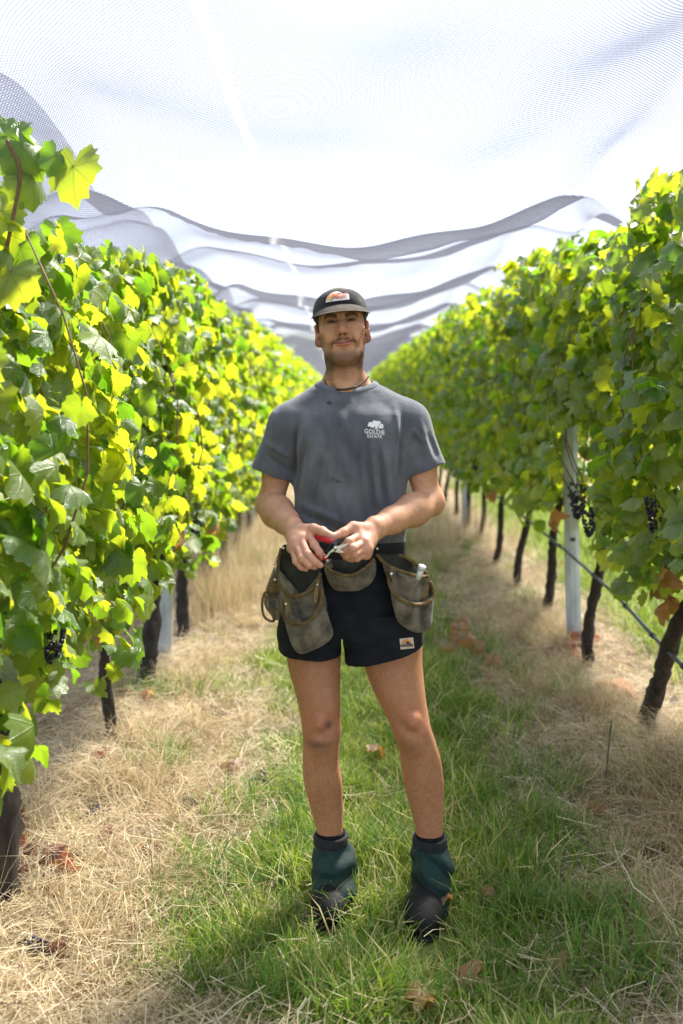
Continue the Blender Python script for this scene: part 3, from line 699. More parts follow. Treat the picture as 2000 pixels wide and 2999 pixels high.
def stone(u, v, s, label):
    x, y = gp(u, v); bm = bmesh.new(); bmesh.ops.create_icosphere(bm, subdivisions=3, radius=1)
    ph = R.random() * 9
    for q in bm.verts:
        c = q.co; q.co = c * (1 + .18 * math.sin(c.x * 3 + ph) * math.sin(c.y * 4 + ph) + .1 * math.sin(c.z * 5 + c.x * 4)); q.co.z *= .55
    me = bpy.data.meshes.new('clod'); bm.to_mesh(me); bm.free(); me.materials.append(M_STONE)
    for p in me.polygons: p.use_smooth = True
    o = obj('clay_clod', me, None, label, 'clod'); o.location = (x, y, float(ground_z(x, y)) + s * .15); o.scale = (s, s, s); o.rotation_euler.z = R.random() * 6
stone(450, 2430, .05, 'brown clay clod lying in the straw of the sunlit row'); stone(440, 2315, .05, 'flat brown clay clod by the golden grass tuft')
stone(1800, 2060, .11, 'reddish clay mound between the slim and the leaning trunk'); stone(1520, 2020, .05, 'small reddish clod at the edge of the green grass')
for (u, v) in [(555, 2395), (760, 2310), (300, 2410), (75, 2840), (610, 2120), (1660, 2010), (1975, 2075)]:
    x, y = gp(u, v); o = lie(GRAPES[R.randrange(3)], 'dropped_grape_bunch', x, y, .55, 'shrivelled black grape bunch dropped on the ground', 'grapes', 'grape bunches dropped on the ground', .03); o.rotation_euler = (1.4, R.random(), R.random() * 6)
M_TWIG = simple('twig_bark', (.14, .10, .07), .9, .4, 30)
for pix, lb in (([(300, 2710), (420, 2690), (560, 2660), (620, 2650)], 'thin grey twig lying on the straw'), ([(1770, 2160), (1760, 2250), (1790, 2330)], 'bare thin stem standing in the straw by the leaning trunk')):
    pts = []
    for j, (u, v) in enumerate(pix):
        x, y = gp(u, v) if 'lying' in lb else gp(1790 - 10 * j, 2330); pts.append((x, y, float(ground_z(x, y)) + (.03 if 'lying' in lb else .0 + .13 * (len(pix) - 1 - j))))
    obj('twig', mesh_np('twig', *tube(catmull(pts, 4), .0035, 5), M_TWIG), None, lb, 'twig')
# ------------------------------------------------------------------ a small solid modeller: distance fields on a grid, surfaced as one mesh
def axis(*segs):
    return np.concatenate([np.arange(a, b - s * .5, s) for (a, b, s) in segs] + [[segs[-1][1]]]).astype(np.float32)
class Field:
    def __init__(s, xs, ys, zs, bgv=.06):
        s.xs, s.ys, s.zs = xs, ys, zs
        s.a = np.full((len(xs), len(ys), len(zs)), bgv, np.float32); s.bgv = bgv
    def sl(s, lo, hi):
        r = []
        for ax, l, h in zip((s.xs, s.ys, s.zs), lo, hi):
            r.append(slice(max(0, int(np.searchsorted(ax, l)) - 1), min(len(ax), int(np.searchsorted(ax, h)) + 1)))
        return tuple(r)
    def put(s, fn, lo, hi, k=.01, op='add'):
        w = s.sl(lo, hi)
        if any(q.start >= q.stop for q in w): return
        X, Y, Z = s.xs[w[0]][:, None, None], s.ys[w[1]][None, :, None], s.zs[w[2]][None, None, :]
        d = fn(X, Y, Z).astype(np.float32); a = s.a[w]
        if op == 'sub': d = -d
        k = max(k, 1e-5)
        h = np.maximum(k - np.abs(a - d), 0) / k
        if op == 'add': s.a[w] = np.minimum(a, d) - h * h * k * .25
        else: s.a[w] = np.maximum(a, d) + h * h * k * .25
    def cone(s, p0, p1, r0, r1, k=.01, op='add', flat=None):
        """round cone; flat=(direction, factor): squashed along that direction"""
        p0, p1 = np.array(p0, float), np.array(p1, float); ab = p1 - p0; L2 = max(ab @ ab, 1e-12); m = max(r0, r1) + s.bgv
        def fn(X, Y, Z):
            dx, dy, dz = X - p0[0], Y - p0[1], Z - p0[2]
            t = np.clip((dx * ab[0] + dy * ab[1] + dz * ab[2]) / L2, 0, 1)
            qx, qy, qz = dx - t * ab[0], dy - t * ab[1], dz - t * ab[2]
            q2 = qx * qx + qy * qy + qz * qz
            if flat is not None:
                fd, ff = np.array(flat[0], float) / np.linalg.norm(flat[0]), flat[1]
                c = qx * fd[0] + qy * fd[1] + qz * fd[2]; q2 = q2 + c * c * (1 / ff ** 2 - 1)
            return np.sqrt(q2) - (r0 + (r1 - r0) * t)
        s.put(fn, np.minimum(p0, p1) - m, np.maximum(p0, p1) + m, k, op)
    def chain(s, pts, rad, k=.008, flat=None):
        for i in range(len(pts) - 1): s.cone(pts[i], pts[i + 1], rad[i], rad[i + 1], k if i == 0 else min(k, .006), 'add', flat)
    def ell(s, c, r, k=.01, op='add', M=None, n=2.0):
        """ellipsoid; M rows = local axes"""
        c = np.array(c, float); r = np.array(r, float); m = r.max() + s.bgv
        def fn(X, Y, Z):
            d = (X - c[0], Y - c[1], Z - c[2])
            q = d if M is None else tuple(M[i][0] * d[0] + M[i][1] * d[1] + M[i][2] * d[2] for i in range(3))
            if n == 2.0:
                k0 = np.sqrt((q[0] / r[0]) ** 2 + (q[1] / r[1]) ** 2 + (q[2] / r[2]) ** 2)
                k1 = np.sqrt((q[0] / r[0] ** 2) ** 2 + (q[1] / r[1] ** 2) ** 2 + (q[2] / r[2] ** 2) ** 2)
                return k0 * (k0 - 1) / np.maximum(k1, 1e-6)
            k0 = (np.abs(q[0] / r[0]) ** n + np.abs(q[1] / r[1]) ** n + np.abs(q[2] / r[2]) ** n) ** (1 / n)
            return (k0 - 1) * r.min()
        s.put(fn, c - m, c + m, k, op)
    def loft(s, rows, k=.01, op='add', n=2.0, ends=True, wob=None):
        """rows: (z, cx, cy, rx, ry[, ry_back]) stacked; ellipse-like section at every height"""
        rows = sorted(rows); A = np.array([r if len(r) == 6 else (*r, r[4]) for r in rows], float)
        z0, z1 = A[0, 0], A[-1, 0]
        zz = s.zs.astype(float); zi = np.clip(zz, z0, z1)
        cs = [mono(A[:, 0], A[:, j], zi) for j in range(1, 6)]
        m = s.bgv; lo = (np.min(A[:, 1] - A[:, 3]) - m, np.min(A[:, 2] - A[:, 4]) - m, z0 - m); hi = (np.max(A[:, 1] + A[:, 3]) + m, np.max(A[:, 2] + A[:, 5]) + m, z1 + m)
        w = s.sl(lo, hi)[2]
        def fn(X, Y, Z):
            cx, cy, rx, ry, rb = (c[w].astype(np.float32)[None, None, :] for c in cs)
            dy = Y - cy; r2 = np.where(dy < 0, ry, rb)
            if n == 2.0: q = np.sqrt(((X - cx) / rx) ** 2 + (dy / r2) ** 2)
            else: q = (np.abs((X - cx) / rx) ** n + np.abs(dy / r2) ** n) ** (1 / n)
            d = (q - 1) * np.minimum(rx, np.minimum(ry, rb))
            if wob is not None: d = d + wob(X, Y, Z)
            e = np.maximum(Z - z1, z0 - Z)
            return np.maximum(d, e) if ends else np.sqrt(np.maximum(d, 0) ** 2 + np.maximum(e, 0) ** 2) + np.minimum(np.maximum(d, e), 0)
        s.put(fn, lo, hi, k, op)
    def cut(s, p, nrm, k=.004):
        """remove everything on the side the normal points to"""
        p = np.array(p, float); nrm = np.array(nrm, float) / np.linalg.norm(nrm)
        s.put(lambda X, Y, Z: -((X - p[0]) * nrm[0] + (Y - p[1]) * nrm[1] + (Z - p[2]) * nrm[2]), (-9,) * 3, (9,) * 3, k, 'sub')
    def mesh(s, name, mat):
        V, Q = nets(s.a, s.xs, s.ys, s.zs)
        return mesh_np(name, V, Q, mat), V
def mono(x, y, xi):
    """monotone cubic interpolation"""
    x, y = np.asarray(x, float), np.asarray(y, float); h = np.diff(x); d = np.diff(y) / h
    m = np.zeros(len(x)); m[0], m[-1] = d[0], d[-1]
    for i in range(1, len(x) - 1):
        m[i] = 0 if d[i - 1] * d[i] <= 0 else 2 * d[i - 1] * d[i] / (d[i - 1] + d[i])
    i = np.clip(np.searchsorted(x, xi) - 1, 0, len(h) - 1); t = (xi - x[i]) / h[i]
    return (2 * t ** 3 - 3 * t ** 2 + 1) * y[i] + (t ** 3 - 2 * t ** 2 + t) * h[i] * m[i] + (-2 * t ** 3 + 3 * t ** 2) * y[i + 1] + (t ** 3 - t ** 2) * h[i] * m[i + 1]
def nets(a, xs, ys, zs):
    s = a < 0
    c = np.zeros(tuple(n - 1 for n in a.shape), np.uint8)
    nx, ny, nz = a.shape
    for i in (0, 1):
        for j in (0, 1):
            for k in (0, 1): c += s[i:nx - 1 + i, j:ny - 1 + j, k:nz - 1 + k]
    act = (c > 0) & (c < 8); I, J, K = np.nonzero(act); N = len(I)
    corner = [(i, j, k) for i in (0, 1) for j in (0, 1) for k in (0, 1)]
    val = {q: a[I + q[0], J + q[1], K + q[2]].astype(np.float64) for q in corner}
    acc = np.zeros((N, 3)); cnt = np.zeros(N)
    C = {q: np.stack([xs[I + q[0]], ys[J + q[1]], zs[K + q[2]]], -1) for q in corner}
    for q in corner:
        for ax in range(3):
            if q[ax]: continue
            r = tuple(1 if b == ax else q[b] for b in range(3))
            v0, v1 = val[q], val[r]; m = (v0 < 0) != (v1 < 0)
            t = np.where(m, v0 / np.where(m, v0 - v1, 1), 0)[:, None]
            acc += np.where(m[:, None], C[q] + t * (C[r] - C[q]), 0); cnt += m
    V = acc / cnt[:, None]
    vid = np.full(act.shape, -1, np.int32); vid[I, J, K] = np.arange(N, dtype=np.int32)
    Qs = []
    for ax in range(3):
        sh = [slice(None)] * 3; s0 = list(sh); s1 = list(sh); s0[ax] = slice(0, -1); s1[ax] = slice(1, None)
        d = s[tuple(s0)] != s[tuple(s1)]
        i, j, k = np.nonzero(d); b, cc = [(1, 2), (2, 0), (0, 1)][ax]
        idx = [i, j, k]; ok = (idx[b] > 0) & (idx[cc] > 0) & (idx[b] < act.shape[b]) & (idx[cc] < act.shape[cc])
        idx = [q[ok] for q in idx]; inside0 = s[idx[0], idx[1], idx[2]]
        def g(db, dc):
            q = [x.copy() for x in idx]; q[b] -= db; q[cc] -= dc; return vid[q[0], q[1], q[2]]
        quad = np.stack([g(1, 1), g(0, 1), g(0, 0), g(1, 0)], -1)
        quad[~inside0] = quad[~inside0][:, ::-1]
        Qs.append(quad)
    Q = np.concatenate(Qs); Q = Q[(Q >= 0).all(1)]
    return V, Q
# ------------------------------------------------------------------ the pruner
def px(n, Y): return n * Y / F
YB = 2.93                                                       # depth of the body's middle
def row(v, ul, ur, Y, ry, rb=None):
    """a section read off the silhouette: left and right pixel at pixel row v, depth Y, half depths"""
    p = P((ul + ur) / 2, v, Y); return (p.z, p.x, Y, px((ur - ul) / 2, Y), ry, rb if rb else ry)
man = empty('person', (.10, 2.92, 0), 'man in cap, grey t-shirt and black shorts, holding secateurs with both hands', 'person')
MO = man.location.copy()
def mpart(name, me, parent=None, label=None):
    o = obj(name, me, parent or man, label)
    if parent is None: o.location = -MO
    return o
# head frame: x to the picture's right, f out of the face, u up
HP = np.array(P(1000, 951, 2.925)); ra, pa = math.radians(5.5), math.radians(5.0)
EX = np.array([math.cos(ra), 0, math.sin(ra)]); EU0 = np.array([-math.sin(ra), 0, math.cos(ra)]); EF0 = np.array([0, -1., 0])
EF = math.cos(pa) * EF0 + math.sin(pa) * EU0; EU = math.cos(pa) * EU0 - math.sin(pa) * EF0
HM = np.stack([EX, EF, EU])                                     # rows = local axes
def H(x, f, u): return HP + EX * x + EF * f + EU * u

# ---- skin
B = Field(axis((-.300, -.150, .004), (-.150, .110, .0018), (.110, .34, .004)), axis((2.46, 3.10, .0021)),
          axis((.06, .98, .006), (.98, 1.185, .0018), (1.185, 1.55, .006), (1.55, 1.845, .0017)))
# legs (left in the picture, then right)
legL = [row(1880, 836, 1000, 2.95, .092), row(1935, 841, 998, 2.945, .090), row(2040, 868, 996, 2.925, .078, .082), row(2100, 880, 998, 2.915, .066, .066), row(2140, 885, 999, 2.91, .063, .062), row(2180, 887, 994, 2.915, .056, .060),
        row(2225, 886, 992, 2.925, .052, .066), row(2285, 889, 1001, 2.935, .050, .070), row(2345, 903, 1004, 2.95, .045, .058), row(2400, 919, 1004, 2.96, .041, .045), row(2445, 929, 1004, 2.965, .040, .042), row(2540, 930, 1008, 2.97, .042, .045), row(2640, 930, 1010, 2.97, .042, .045)]
legR = [row(1870, 1022, 1238, 2.945, .095), row(1930, 1057, 1236, 2.935, .092), row(2020, 1092, 1244, 2.915, .082, .082), row(2090, 1128, 1254, 2.90, .068, .068), row(2135, 1147, 1263, 2.89, .064, .062), row(2180, 1163, 1278, 2.895, .057, .062),
        row(2225, 1173, 1291, 2.905, .053, .068), row(2280, 1180, 1299, 2.915, .050, .072), row(2345, 1195, 1299, 2.925, .045, .058), row(2400, 1211, 1297, 2.93, .041, .046), row(2450, 1219, 1296, 2.935, .040, .042), row(2540, 1222, 1298, 2.94, .042, .045), row(2650, 1222, 1300, 2.94, .042, .045)]
B.loft(legL, .004, n=2.15); B.loft(legR, .004, n=2.15)
for (u, v, Y, q_) in ((936, 2116, 2.862, 1), (1208, 2114, 2.842, -1)):      # kneecaps, shin tops, muscle above the knee
    B.ell(P(u, v, Y - .004), (.025, .022, .028), .012)
    for o2 in (-34, 34): B.ell(P(u + o2, v + 4, Y - .034), (.012, .020, .026), .022, 'sub')
    B.ell(P(u, v + 44, Y - .034), (.022, .018, .010), .022, 'sub'); B.ell(P(u - q_ * 40, v + 120, Y - .012), (.010, .016, .06), .03, 'sub'); B.ell(P(u - q_ * 2, v + 66, Y + .012), (.017, .018, .022), .022)
    B.ell(P(u + q_ * 26, v - 52, Y + .018), (.020, .022, .032), .03)
# pelvis, torso
B.loft([row(1845, 920, 1110, 2.94, .08), row(1800, 850, 1195, 2.94, .10), row(1700, 855, 1190, 2.94, .105), row(1560, 872, 1176, 2.94, .10), row(1400, 872, 1180, 2.94, .105), row(1280, 862, 1192, 2.94, .108), row(1215, 870, 1180, 2.95, .09)], .03, ends=False)
# shoulders, arms
shL, elL, wrL = P(838, 1236, 2.945), P(792, 1478, 2.965), P(858, 1549, 2.715)
shR, elR, wrR = P(1203, 1226, 2.945), P(1258, 1470, 2.925), P(1096, 1549, 2.70)
for sh, el, wr, s_ in ((shL, elL, wrL, -1), (shR, elR, wrR, 1)):
    B.cone(P(1012, 1200, 2.97), sh, .045, .036, .03)
    B.cone(sh, sh.lerp(el, .55), .042, .040, .02); B.cone(sh.lerp(el, .5), el, .039, .037, .02)
    B.ell(el + Vector((s_ * .004, .012, .002)), (.034, .034, .034), .02)
    B.ell(sh.lerp(el, .60) + Vector((0, -.014, 0)), (.030, .028, .07), .03)
    B.cone(el, el.lerp(wr, .32), .041, .046, .02); B.cone(el.lerp(wr, .30), el.lerp(wr, .72), .046, .035, .02)
    B.cone(el.lerp(wr, .68), wr, .036, .029, .015, 'add')
    B.cone(wr + Vector((0, 0, .010)), wr - Vector((0, 0, .010)), .024, .023, .012)
# hands: (points by pixel and depth), root of every finger inside the palm
def hand(wr, mcp, fingers, thumb, pr, flat):
    for m_ in mcp: B.cone(wr, m_, pr + .003, pr, .012, flat=flat)
    for i in range(3): B.cone(mcp[i], mcp[i + 1], pr - .001, pr - .001, .010)
    B.cone(Vector(wr).lerp(mcp[0], .5), Vector(wr).lerp(mcp[3], .5), pr + .003, pr + .001, .012)
    for f_, rr in fingers: B.chain(f_, rr, .004)
    for f_, rr in fingers:                                          # knuckles
        B.ell(f_[1], (rr[1] * 1.05,) * 3, .004); B.ell(f_[0], (rr[0] * 1.04,) * 3, .006)
    B.chain(*thumb, .012)
fr = lambda b: [b, b * .96, b * .90, b * .80]
mL = [P(902, 1563, 2.660), P(880, 1577, 2.640), P(865, 1590, 2.632), P(856, 1604, 2.636)]
hand(wrL, mL, [([mL[0], P(921, 1597, 2.612), P(936, 1618, 2.600), P(945, 1631, 2.604)], fr(.0108)),
               ([mL[1], P(902, 1624, 2.592), P(923, 1646, 2.584), P(938, 1655, 2.592)], fr(.0108)),
               ([mL[2], P(884, 1636, 2.592), P(905, 1655, 2.588), P(922, 1660, 2.600)], fr(.0102)),
               ([mL[3], P(867, 1644, 2.604), P(882, 1661, 2.602), P(896, 1666, 2.610)], fr(.0092))],
     ([P(872, 1553, 2.690), P(918, 1549, 2.655), P(943, 1556, 2.630), P(967, 1568, 2.610)], [.017, .0138, .0122, .0098]), .0142, (0, -1, .25) and None)
mR = [P(1052, 1567, 2.650), P(1066, 1588, 2.632), P(1073, 1606, 2.628), P(1072, 1622, 2.634)]
hand(wrR, mR, [([mR[0], P(1022, 1586, 2.606), P(1006, 1602, 2.612), P(998, 1612, 2.630)], fr(.0108)),
               ([mR[1], P(1034, 1606, 2.592), P(1014, 1615, 2.606), P(1006, 1622, 2.630)], fr(.0108)),
               ([mR[2], P(1040, 1622, 2.596), P(1018, 1628, 2.612), P(1012, 1632, 2.636)], fr(.0102)),
               ([mR[3], P(1046, 1635, 2.606), P(1030, 1637, 2.620), P(1022, 1638, 2.640)], fr(.0092))],
     ([P(1080, 1548, 2.685), P(1035, 1543, 2.652), P(1006, 1560, 2.630), P(977, 1572, 2.612)], [.017, .0138, .0122, .0098]), .0142, None)
# neck and head
B.cone(H(0, -.026, -.055), P(1013, 1150, 2.968), .0530, .056, .014)
for s_ in (-1, 1):
    B.cone(H(s_ * .040, -.03, -.08), P(1012 + s_ * 12, 1142, 2.90), .015, .012, .025)
    B.cone(P(1012 + s_ * 30, 1128, 2.985), P(1012 + s_ * 100, 1192, 2.975), .040, .032, .03)
B.ell(P(1011, 1092, 2.905), (.011, .012, .014), .02)                # adam's apple
B.ell(H(0, -.012, .026), (.0725, .093, .070), .01, M=HM)            # cranium
B.ell(H(0, .014, -.018), (.0655, .070, .078), .02, M=HM)            # mid face
B.ell(H(0, .020, -.070), (.0475, .056, .050), .02, M=HM)            # jaw
B.cone(H(-.015, .054, -.100), H(.015, .054, -.100), .0220, .0220, .02)   # chin
B.ell(H(0, .070, -.107), (.017, .014, .014), .012, M=HM)
for s_ in (-1, 1):
    B.cone(H(s_ * .0500, -.014, -.050), H(s_ * .0365, .018, -.088), .013, .014, .02); B.cone(H(s_ * .0365, .018, -.088), H(s_ * .013, .054, -.106), .014, .015, .02)
    B.ell(H(s_ * .043, .058, -.024), (.022, .018, .017), .02, M=HM)  # cheekbone
    B.ell(H(s_ * .033, .068, -.050), (.016, .014, .016), .02, M=HM)  # cheek raised by the smile
    B.cone(H(s_ * .012, .079, .016), H(s_ * .048, .066, .017), .0105, .008, .014)   # brow
    B.ell(H(s_ * .0288, .086, .0015), (.0175, .012, .0095), .012, 'sub', M=HM)       # socket
    B.ell(H(s_ * .0288, .0655, -.001), (.0150, .0150, .0120), .004, M=HM)           # lids over the ball
    B.ell(H(s_ * .0288, .084, -.0008), (.0128, .012, .0033), .0018, 'sub', M=HM)    # narrowed opening
    B.cone(H(s_ * .020, .0775, -.013), H(s_ * .042, .070, -.011), .0038, .003, .008)  # lower lid pouch
nose = [H(0, .0800, .006), H(0, .0935, -.014), H(0, .1035, -.031)]
B.cone(nose[0], nose[1], .0085, .0082, .010); B.cone(nose[1], nose[2], .0082, .0110, .006); B.ell(H(0, .1025, -.033), (.0115, .0105, .0095), .005, M=HM)
for s_ in (-1, 1):
    B.ell(H(s_ * .0130, .0905, -.0365), (.0072, .0095, .0072), .005, M=HM); B.ell(H(s_ * .0072, .0960, -.0440), (.0044, .0060, .0036), .0025, 'sub', M=HM)
    B.cone(H(s_ * .025, .082, -.048), H(s_ * .035, .071, -.066), .0010, .0010, .009, 'sub')     # smile fold
B.cone(H(-.004, .084, -.050), H(.004, .084, -.050), .008, .008, .012)
def mouth_u(x): return -.0655 + .0045 * (abs(x) / .029) ** 2 + .0012 * x / .029
for a_, b_ in ((-.0285, -.014), (-.014, 0), (0, .014), (.014, .0285)):
    fa, fb = .0795 - 12 * a_ * a_, .0795 - 12 * b_ * b_; e = lambda x: 1 - .60 * (abs(x) / .029) ** 2
    B.cone(H(a_, fa, mouth_u(a_) + .0030 * e(a_)), H(b_, fb, mouth_u(b_) + .0030 * e(b_)), .0042 * e(a_), .0042 * e(b_), .006)
    B.cone(H(a_ * .9, fa, mouth_u(a_) - .0046 * e(a_)), H(b_ * .9, fb, mouth_u(b_) - .0046 * e(b_)), .0052 * e(a_), .0052 * e(b_), .006)
for a_, b_ in ((-.030, -.014), (-.014, .014), (.014, .030)):
    B.cone(H(a_, .0845 - 12 * a_ * a_, mouth_u(a_)), H(b_, .0845 - 12 * b_ * b_, mouth_u(b_)), .0013, .0013, .003, 'sub')
B.cone(H(-.014, .0800, -.0815), H(.014, .0800, -.0815), .0045, .0045, .012, 'sub')             # hollow under the lip
for s_ in (-1, 1):                                                 # ears
    ca = math.radians(28); ax = EX * math.cos(ca) * s_ - EF * math.sin(ca); bx = EX * math.sin(ca) * s_ + EF * math.cos(ca)
    EM = np.stack([ax, bx, EU])
    B.ell(H(s_ * .0750, -.010, -.024), (.0075, .0185, .0330), .004, M=EM)
    B.ell(H(s_ * .0825, -.003, -.022), (.0065, .0105, .0215), .004, 'sub', M=EM); B.ell(H(s_ * .0715, .003, -.028), (.006, .006, .009), .005, M=EM)
    B.ell(H(s_ * .0705, -.003, -.050), (.0080, .0105, .0105), .008, M=EM)

def skin_material():
    m, nt, b, o = nodes_of('skin')
    at = nt.nodes.new('ShaderNodeAttribute'); at.attribute_name = 'tone'
    v = coord(nt)
    c = mix_rgb(nt, at.outputs['Color'], (.72, .62, .58), ramp(nt, noise(nt, v, 55, 5, .65), [(.35, .5), (.62, 0.0)]), 'MULTIPLY')
    vs = coord(nt, (1, 1, .22)); hair = noise(nt, vs, 420, 3, .7)
    h2 = nt.nodes.new('ShaderNodeAttribute'); h2.attribute_name = 'hairy'
    c = mix_rgb(nt, c, (.05, .028, .016), math_n(nt, 'MULTIPLY', ramp(nt, hair, [(.50, 0.0), (.64, .5)]), h2.outputs['Fac']))
    nt.links.new(c, b.inputs['Base Color'])
    b.inputs['Roughness'].default_value = .58; b.inputs['Specular IOR Level'].default_value = .36
    b.inputs['Subsurface Weight'].default_value = .12; b.inputs['Subsurface Radius'].default_value = (.010, .004, .002); b.inputs['Subsurface Scale'].default_value = .6
    bump(nt, noise(nt, v, 240, 4, .6), .25, .0015, b)
    return m
body_me, BV = B.mesh('body', skin_material()); del B.a
# ---- colours painted on the skin: tan, lips, stubble, brows, dirt, shade in recesses
def sm(x, a, b): t = np.clip((x - a) / (b - a), 0, 1); return t * t * (3 - 2 * t)
def tone_body(V):
    n = len(V); z = V[:, 2]
    c = np.tile(np.array([.58, .315, .185]), (n, 1)); hairy = np.zeros(n)
    leg = sm(z, .80, .74); c = c * (1 - leg[:, None]) + np.array([.41, .195, .098]) * leg[:, None]; hairy += leg * (.42 + .5 * sm(z, .62, .30))
    red = np.zeros(n)
    for (u, v, Y) in ((938, 2112, 2.86), (1213, 2112, 2.84)):
        d = np.linalg.norm((V - np.array(P(u, v, Y))) / np.array([.05, .08, .05]), axis=1); red += np.exp(-d * d)
    c = c * (1 - .5 * red[:, None]) + np.array([.50, .19, .11]) * .5 * red[:, None]
    for (u, v, Y, a_, rx, rz) in ((962, 2122, 2.86, .75, .012, .013), (930, 2180, 2.86, .72, .034, .014), (1180, 2110, 2.86, .35, .02, .014), (1200, 2180, 2.85, .3, .03, .02)):  # knee dirt, with shade painted inside and below the kneecaps
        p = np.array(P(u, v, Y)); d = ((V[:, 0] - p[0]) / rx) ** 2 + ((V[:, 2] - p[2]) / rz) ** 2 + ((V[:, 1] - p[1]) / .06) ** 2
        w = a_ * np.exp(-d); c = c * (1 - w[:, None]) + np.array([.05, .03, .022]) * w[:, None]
    for wr, el in ((wrL, elL), (wrR, elR)):
        d = np.linalg.norm(V - np.array(wr.lerp(el, .55)), axis=1); hairy += .55 * np.exp(-(d / .09) ** 2)
    hd = np.zeros(n)
    for p, r_ in ((P(905, 1600, 2.63), .085), (P(1035, 1595, 2.63), .085)): hd += np.exp(-(np.linalg.norm(V - np.array(p), axis=1) / r_) ** 4)
    hd = np.clip(hd, 0, 1); c = c * (1 - .75 * hd[:, None]) + np.array([.60, .315, .215]) * .75 * hd[:, None]
    for (u, v, Y) in ((946, 1630, 2.596), (938, 1654, 2.584), (922, 1659, 2.591), (896, 1665, 2.602), (974, 1570, 2.603)):   # nails
        p = np.array(P(u, v, Y)); w = .6 * np.exp(-(np.linalg.norm(V - p, axis=1) / .0058) ** 4)[:, None]; c = c * (1 - w) + np.array([.62, .42, .36]) * w
    # face
    L = (V - HP) @ HM.T; x, f, u = L[:, 0], L[:, 1], L[:, 2]; ax = np.abs(x)
    head = (z > 1.55) & (ax < .1) & (V[:, 1] < 3.1)
    def paint(w, col):
        nonlocal c
        w = np.where(head, w, 0)[:, None]; c = c * (1 - w) + np.array(col) * w
    rg = np.random.default_rng(5); speck = .55 + .6 * rg.random(n)
    front = sm(f, .0, .03)
    paint(.55 * np.exp(-(ax / .018) ** 2 - ((u + .03) / .02) ** 2) * front, (.52, .20, .13))              # nose, cheeks
    paint(.30 * np.exp(-((ax - .042) / .02) ** 2 - ((u + .03) / .018) ** 2) * front, (.52, .21, .13))
    paint(.65 * sm(ax, .069, .076) * sm(f, .03, .01), (.56, .22, .15))                                      # ears
    jaw = sm(u, -.072, -.102) * .80 * sm(u, -.15, -.118) + .40 * sm(u, -.060, -.085) * sm(ax, .026, .04)
    side = .36 * sm(ax, .048, .060) * sm(u, -.02, -.05) * sm(u, -.14, -.11) * sm(f, -.03, 0)
    mst = .98 * np.exp(-((u + .0535 + .0085 * (ax / .03) ** 2) / .0062) ** 2) * sm(ax, .040, .030) * sm(f, .055, .065) * (.7 + .3 * sm(ax, .002, .010))
    gt = .60 * np.exp(-((ax - .034) / .005) ** 2 - ((u + .068) / .011) ** 2) * front
    soul = .62 * np.exp(-(ax / .009) ** 2 - ((u + .0835) / .0055) ** 2) * front
    neck = .35 * sm(u, -.105, -.125) * sm(u, -.185, -.14) * sm(f, -.03, .02)
    rim = .82 * np.exp(-((u + .112) / .016) ** 2) * sm(f, -.005, .03) * (.75 + .25 * sm(ax, .03, .0)); side = side * 1.35
    paint(np.clip(np.maximum.reduce([jaw, side, mst, gt, soul, neck, rim]) * speck, 0, .85), (.044, .021, .013))
    mu = -.0655 + .0045 * (ax / .029) ** 2 + .0012 * x / .029
    lip = sm(np.abs(u - mu + .001), .0092 - .12 * ax, .0058 - .12 * ax) * sm(ax, .0295, .024) * sm(f, .062, .068)
    paint(.85 * lip, (.50, .16, .14))
    paint(.85 * sm(np.abs(u - mu), .0024, .0008) * sm(ax, .031, .026) * sm(f, .06, .066), (.10, .03, .025))  # shade painted into the gap between the lips
    brow = np.exp(-((u - .0130 - .004 * sm(ax, .012, .03) + .006 * sm(ax, .036, .052)) / .0058) ** 2) * sm(ax, .009, .014) * sm(ax, .053, .045) * front
    paint(np.clip(1.2 * brow * speck * 1.3, 0, .95), (.025, .016, .010))
    eye = np.exp(-((ax - .0288) / .0140) ** 2 - ((u + .0002) / .0048) ** 2) * sm(f, .05, .06)
    paint(np.clip(eye * 1.5, 0, .9), (.035, .018, .012))  # dark lashes and shade painted along the eye slit
    paint(.35 * np.exp(-((ax - .029) / .018) ** 2 - ((u - .004) / .012) ** 2) * front, (.30, .14, .09))  # eye sockets tinted darker, painted shade under the brow
    nos = np.exp(-((ax - .0072) / .0045) ** 2 - ((u + .0435) / .0035) ** 2) * sm(f, .085, .09)
    paint(np.clip(nos, 0, .85), (.06, .02, .015))  # nostril holes darkened by painted shade
    paint(.6 * sm(u, .012, .03) * sm(ax, .058, .066) * sm(f, .05, .03), (.06, .036, .022))                 # temples, shaved hair
    return np.clip(c, 0, 1), hairy
tc_, hy_ = tone_body(BV)
ca_ = body_me.attributes.new('tone', 'FLOAT_COLOR', 'POINT'); ca_.data.foreach_set('color', np.concatenate([tc_, np.ones((len(tc_), 1))], 1).astype(np.float32).ravel())
ca_ = body_me.attributes.new('hairy', 'FLOAT', 'POINT'); ca_.data.foreach_set('value', hy_.astype(np.float32))
body = mpart('body', body_me)

# eyes
def ball(c, r, n=16, scale=(1, 1, 1)):
    bm = bmesh.new(); bmesh.ops.create_uvsphere(bm, u_segments=n, v_segments=n, radius=r)
    V = np.array([tuple(q.co) for q in bm.verts]) * np.array(scale) + np.array(c); T = [np.array([[q.index for q in f.verts] for f in bm.faces if len(f.verts) == m]).reshape(-1, m) for m in (3, 4)]
    bm.free(); return V, T
M_EYE = simple('eye_white', (.30, .26, .23), .2, .1, 60); M_IRIS = simple('iris_dark', (.03, .022, .016), .1, .2, 60)
for s_ in (-1, 1):
    e = mpart('eye', mesh_np('eye', *ball(H(s_ * .0288, .0640, -.001), .0128), M_EYE), body); e.location = (0, 0, 0)
    ir = obj('iris', mesh_np('iris', *ball(H(s_ * .0288, .0724, -.0012), .0072, 12), M_IRIS), e)

